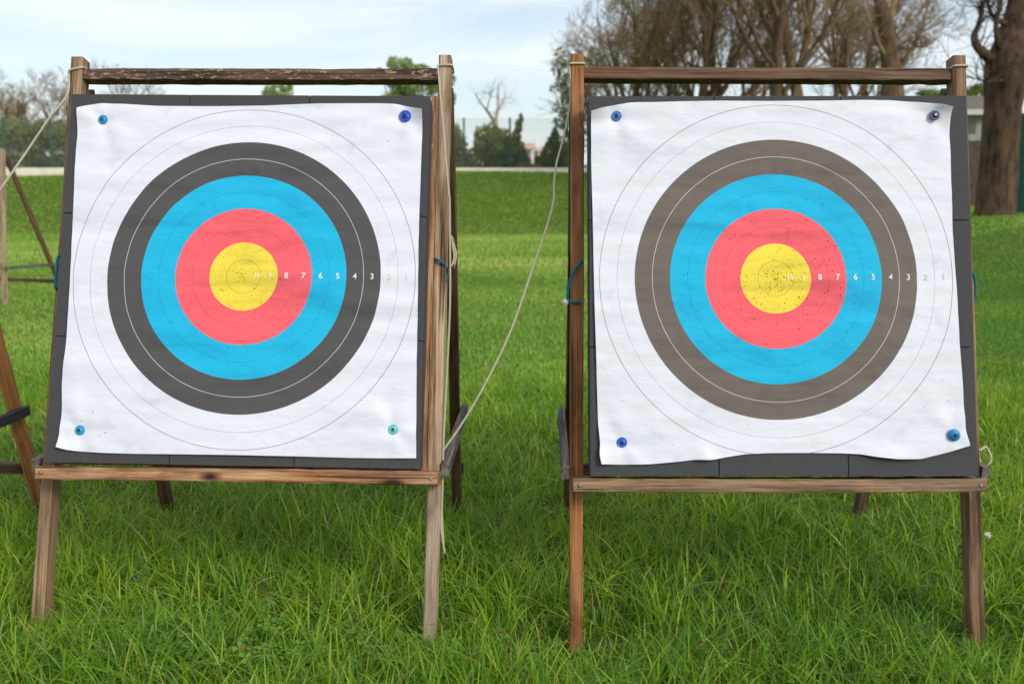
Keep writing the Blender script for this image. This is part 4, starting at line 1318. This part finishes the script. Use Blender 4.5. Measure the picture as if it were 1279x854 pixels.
SH = bare_proto(9, 4.2, 0.07, spread=0.5, forks=9, levels=3, first=0.05, children=(7, 7), wob=0.16, leafn=3500, minr=0.012)
GSH = "brown twiggy shrubs above the hedge"
for px, D, rz, sc, lab in ((-12, 51, 0.3, 1.0, "brown twiggy shrub over the hedge at the left edge"), (34, 50, 2.1, 0.98, "brown twiggy shrub over the hedge below the small leafless tree"), (92, 51, 4.0, 0.98, "brown twiggy shrub behind the left post's cream cord")):
    p = at(px, 200, D)
    tree_at(p.x, D, rz, sc, SH, lab, GSH, "bare_shrub", "shrub")
LT = bare_proto(10, 9.0, 0.16, spread=0.55, forks=6, levels=4, first=0.3, children=(5, 5, 5), wob=0.16, leafn=2600, minr=0.012)
p = at(66, 150, 60); tree_at(p.x, 60, 0.5, 0.78, LT, "small half bare tree with an olive haze of leaves beside the left stand's post", None, "half_bare_tree")
p = at(-12, 150, 58); tree_at(p.x, 58, 2.5, 0.84, LT, "half bare tree cut off by the left edge, above the hedge", None, "half_bare_tree")
p = at(158, 150, 62); tree_at(p.x, 62, 4.1, 0.80, LT, "half bare tree seen as fine twigs under the left stand's top rail", None, "half_bare_tree")
leafy("leafy_tree", "olive green treetop seen under the middle of the left stand's top rail", None, 345, 60, [(346, 116, 18, 11, 1.2), (338, 124, 14, 10, 1.0), (358, 110, 8, 6, 0.6), (345, 150, 24, 24, 1.4)], 3000, 0.10, LEAF_PINE, 340, cat="tree", hue0=0.4)
leafy("leafy_tree", "bright green treetop poking above the right end of the left stand's top rail", None, 512, 58, [(495, 80, 13, 9, 0.8), (508, 80, 8, 8, 0.6), (520, 90, 22, 9, 1.0), (505, 100, 30, 12, 1.4), (520, 112, 34, 14, 1.4), (545, 100, 18, 12, 1.0), (562, 100, 7, 9, 0.5), (564, 122, 5, 9, 0.4), (500, 130, 30, 16, 1.5), (475, 88, 4, 3, 0.3)], 6500, 0.10, LEAF_PINE, 341, cat="tree", hue0=0.5)

polytree("dead_tree", "pale dead tree with bare forked branches rising over the bushes in the gap", "tree", None, None, 60,
         [(622, 205, 7, 0), (621, 175, 6, 0), (620, 160, 5.5, 0), (619, 150, 5, 0), (622, 135, 3.4, 0), (622, 118, 2.4, 0.1), (623, 104, 1.2, 0.1)], 81, BARK_PALE,
         [[(619, 155, 4, 0), (612, 144, 3.2, 0), (607, 137, 2.6, 0), (600, 128, 1.6, 0), (594, 118, 0.9, 0)], [(608, 138, 2, 0), (611, 125, 1.2, 0), (613, 115, 0.8, 0)], [(621, 140, 2, 0), (628, 128, 1.0, 0), (631, 120, 0.7, 0)]], 8)

# ------------------------------------------------------------------ fence and low wall
GREEN = plain("green_fence_paint", lin(30, 78, 62), 0.5, 0.4, 0.08, 10)
WIRE = plain("green_wire", lin(96, 118, 112), 0.6, 0.2, 0.05, 10)
WHITE = plain("pale_render", lin(226, 218, 200), 0.85, 0.2, 0.06, 3)


def make_fence(x0, x1, y, zb, h, step, xoff):
    root = empty("mesh_fence", (0.0, y, zb), "long green wire mesh fence with slim green posts along the top of the bank", "fence")
    xs = [x for x in np.arange(xoff - step * 40, x1 + 0.01, step) if x >= x0]
    for x in xs:
        me = lathe_mesh("fence_post", [(0.035, 0), (0.035, 0.1)], 10)
        V, F = [], []
        tube_arrays([Vector((x, y, zb - 0.2)), Vector((x, y, zb + h * 0.5)), Vector((x, y, zb + h + 0.02))], [0.042, 0.042, 0.042], 8, V, F)
        F.append(tuple(range(len(V) - 8, len(V))))
        link("fence_post", mesh("fence_post", V, F, True), GREEN, root)
    V, F = [], []
    def bar(a, b, t):
        i = len(V)
        dx = Vector((0, 0, 1)) if abs(a[2] - b[2]) < 0.01 else Vector((1, 0, 0))
        dy = Vector((0, 1, 0))
        a, b = Vector(a), Vector(b)
        for p in (a, b):
            V.extend([p + dx * t * 0.577, p - dx * t * 0.288 + dy * t * 0.5, p - dx * t * 0.288 - dy * t * 0.5])
        for k in range(3):
            F.append((i + k, i + (k + 1) % 3, i + 3 + (k + 1) % 3, i + 3 + k))
    for x in np.arange(x0, x1, 0.05):
        bar((x, y - 0.045, zb + 0.03), (x, y - 0.045, zb + h), 0.0075)
    for z in np.arange(0.04, h + 0.01, 0.10):
        bar((x0, y - 0.05, zb + z), (x1, y - 0.05, zb + z), 0.007)
    link("wire_mesh", mesh("wire_mesh", V, F), WIRE, root)


make_fence(-27, 13.0, 42.6, 2.40, 2.19, 1.93, -2.02)
o = link("low_wall", box_mesh("low_wall", -28, 14, 42.05, 42.3, 2.1, 2.53, 0.02), WHITE)
props(o, "low white wall edging the top of the grassy bank in front of the fence", "wall")

# right-hand edge: garden hut, green screen
def hut():
    D = 37.0
    x0, x1 = at(1196, 170, D).x, at(1262, 170, D).x
    g = gz((x0 + x1) / 2, D)
    top = at(1200, 141, D).z
    midz = at(1200, 176, D).z
    root = empty("garden_hut", ((x0 + x1) / 2, D, g), "small hut with pale upper boards and dark base behind the gnarled tree", "hut")
    link("upper_wall", box_mesh("upper_wall", x0, x1, D, D + 2.5, midz, top, 0.01), plain("pale_grey_boards", lin(146, 146, 142), 0.8, 0.2, 0.15, 4), root)
    link("lower_wall", box_mesh("lower_wall", x0 + 0.01, x1 - 0.01, D + 0.02, D + 2.4, g - 0.3, midz - 0.003, 0.01), plain("dull_brown_brick", lin(82, 72, 66), 0.85, 0.2, 0.15, 6), root)
    zt = at(1200, 132, D).z
    V = [(x0 - .2, D - .3, top), (x1 + .2, D - .3, top), (x1 + .2, D + 2.8, top), (x0 - .2, D + 2.8, top), (x0 - .2, D + 1.2, zt + .45), (x1 + .2, D + 1.2, zt + .45)]
    link("roof", mesh("roof", V, [(0, 1, 5, 4), (2, 3, 4, 5), (0, 4, 3), (1, 2, 5), (3, 2, 1, 0)]), plain("grey_brown_roof", lin(112, 104, 96), 0.8, 0.2, 0.1, 5), root)
    link("roof_edge", box_mesh("roof_edge", x0 - .22, x1 + .22, D - .36, D - .303, top - 0.1, top + 0.09, 0.006), plain("white_trim", lin(190, 188, 180), 0.6, 0.3, 0.03), root)
    xc = at(1217, 160, D).x
    link("window", box_mesh("window", xc - .25, xc + .05, D - .02, D - .003, midz + .25, top - .25, 0.004), plain("dim_glass", lin(70, 74, 78), 0.2, 0.5, 0.05), root)


hut()
D = 24.0
xa, xb = at(1268, 200, D).x, at(1330, 200, D).x
za, zb_ = gz(xa, D), at(1270, 139, D).z
root = empty("green_screen", (xa, D, za), "dark green screen panel with a slim post beside the gnarled tree", "fence")
link("panel", box_mesh("panel", xa + 0.06, xb, D, D + 0.03, za + 0.03, zb_ - 0.05, 0.004), plain("dark_green_net", lin(28, 62, 52), 0.8, 0.1, 0.15, 20), root)
link("post", box_mesh("post", xa - 0.02, xa + 0.057, D - 0.03, D + 0.05, za - 0.2, zb_ + 0.05, 0.006), plain("dark_green_paint", lin(20, 58, 48), 0.5, 0.4), root)
leafy("shrub", "small green shrub showing between the right foam butt and the gnarled tree", None, 1216, 40.5, [(1218, 117, 12, 12, 0.8), (1208, 122, 9, 9, 0.7), (1160, 117, 16, 5, 0.6), (1185, 122, 22, 9, 0.8)], 3000, 0.07, LEAF_PINE, 350, hue0=0.3)

# distant houses on the far slope, seen through the gap
def house(px, py, D, w, h, wallc, roofc, label):
    c = at(px, py, D)
    g = min(gz(c.x, D), c.z - 0.5)
    root = empty("distant_house", (c.x, D, g), label, "house", "pale houses far beyond the bushes")
    x0, x1 = c.x - w / 2, c.x + w / 2
    link("wall", box_mesh("wall", x0, x1, D, D + 8, g, c.z, 0), plain("render", wallc, 0.85, 0.2, 0.05, 1), root)
    V = [(x0 - .3, D - .3, c.z), (x1 + .3, D - .3, c.z), (x1 + .3, D + 8.3, c.z), (x0 - .3, D + 8.3, c.z), (x0 - .3, D + 4, c.z + h), (x1 + .3, D + 4, c.z + h)]
    link("roof", mesh("roof", V, [(0, 1, 5, 4), (2, 3, 4, 5), (0, 4, 3), (1, 2, 5), (3, 2, 1, 0)]), plain("tiles", roofc, 0.8, 0.2, 0.1, 1), root)
    for k in (-1, 1):
        for zz in (0.3, 0.65):
            z = g + (c.z - g) * zz
            link("window", box_mesh("window", c.x + k * w * .22 - .5, c.x + k * w * .22 + .5, D - .05, D - .004, z, z + 1.3, 0), plain("pane", lin(90, 96, 104), 0.2, 0.5), root)


house(655, 186, 240, 4.6, 1.6, lin(232, 214, 198), lin(206, 172, 152), "pale pink house far beyond the bushes, nearest to the conifer")
house(664, 192, 300, 4.4, 1.2, lin(226, 204, 186), lin(202, 166, 146), "low pinkish house in the notch between the bushes")
house(673, 189, 260, 3.4, 1.2, lin(236, 226, 214), lin(212, 184, 166), "tiny white house in the notch, nearest to the orange post")

# ------------------------------------------------------------------ sky and sun
EL, ROT = math.radians(33), math.radians(142)
w = bpy.data.worlds.new("World"); S.world = w
w.use_nodes = True
nt = w.node_tree
L = nt.links.new
bg = nt.nodes["Background"]
sky = N(nt, "ShaderNodeTexSky", sky_type="NISHITA")
sky.sun_disc = False
sky.sun_elevation = EL; sky.sun_rotation = ROT
sky.air_density = 1.0; sky.dust_density = 1.2; sky.ozone_density = 1.2
tc = N(nt, "ShaderNodeTexCoord")
sp = N(nt, "ShaderNodeSeparateXYZ"); L(tc.outputs["Generated"], sp.inputs[0])
den = math_(nt, "ADD", math_(nt, "MAXIMUM", sp.outputs[2], 0.0), 0.16)
cx_ = math_(nt, "DIVIDE", sp.outputs[0], den); cy_ = math_(nt, "DIVIDE", sp.outputs[1], den)
cv = N(nt, "ShaderNodeCombineXYZ"); L(math_(nt, "MULTIPLY", cx_, 0.8), cv.inputs[0]); L(math_(nt, "MULTIPLY", cy_, 1.5), cv.inputs[1])
nz = N(nt, "ShaderNodeTexNoise"); nz.inputs["Scale"].default_value = 0.9; nz.inputs["Detail"].default_value = 8; nz.inputs["Roughness"].default_value = 0.62; nz.inputs["Distortion"].default_value = 0.5
L(cv.outputs[0], nz.inputs["Vector"])
cr = ramp(nt, [(0.36, (0.34, 0.34, 0.34, 1)), (0.5, (0.62, 0.62, 0.62, 1)), (0.64, (1, 1, 1, 1))]); L(nz.outputs["Fac"], cr.inputs[0])
CLOUD = (6.5, 6.95, 7.2, 1)
L(mixc(nt, cr.outputs[0], sky.outputs[0], CLOUD), bg.inputs["Color"])
bg.inputs["Strength"].default_value = 0.13

sun_d = bpy.data.lights.new("sun", "SUN")
sun_d.energy = 1.95
sun_d.angle = math.radians(19)
sun_d.color = (1.0, 0.94, 0.86)
sun = bpy.data.objects.new("sun", sun_d); COL.objects.link(sun)
dirv = Vector((math.sin(ROT) * math.cos(EL), math.cos(ROT) * math.cos(EL), math.sin(EL)))
sun.rotation_euler = (-dirv).to_track_quat('-Z', 'Y').to_euler()
sun.location = dirv * 30

S.view_settings.view_transform = 'Standard'
S.view_settings.look = 'None'
S.view_settings.exposure = 0.18
S.view_settings.gamma = 1
S.render.engine = 'CYCLES'
S.cycles.use_denoising = True
S.cycles.max_bounces = 6
S.cycles.transparent_max_bounces = 8
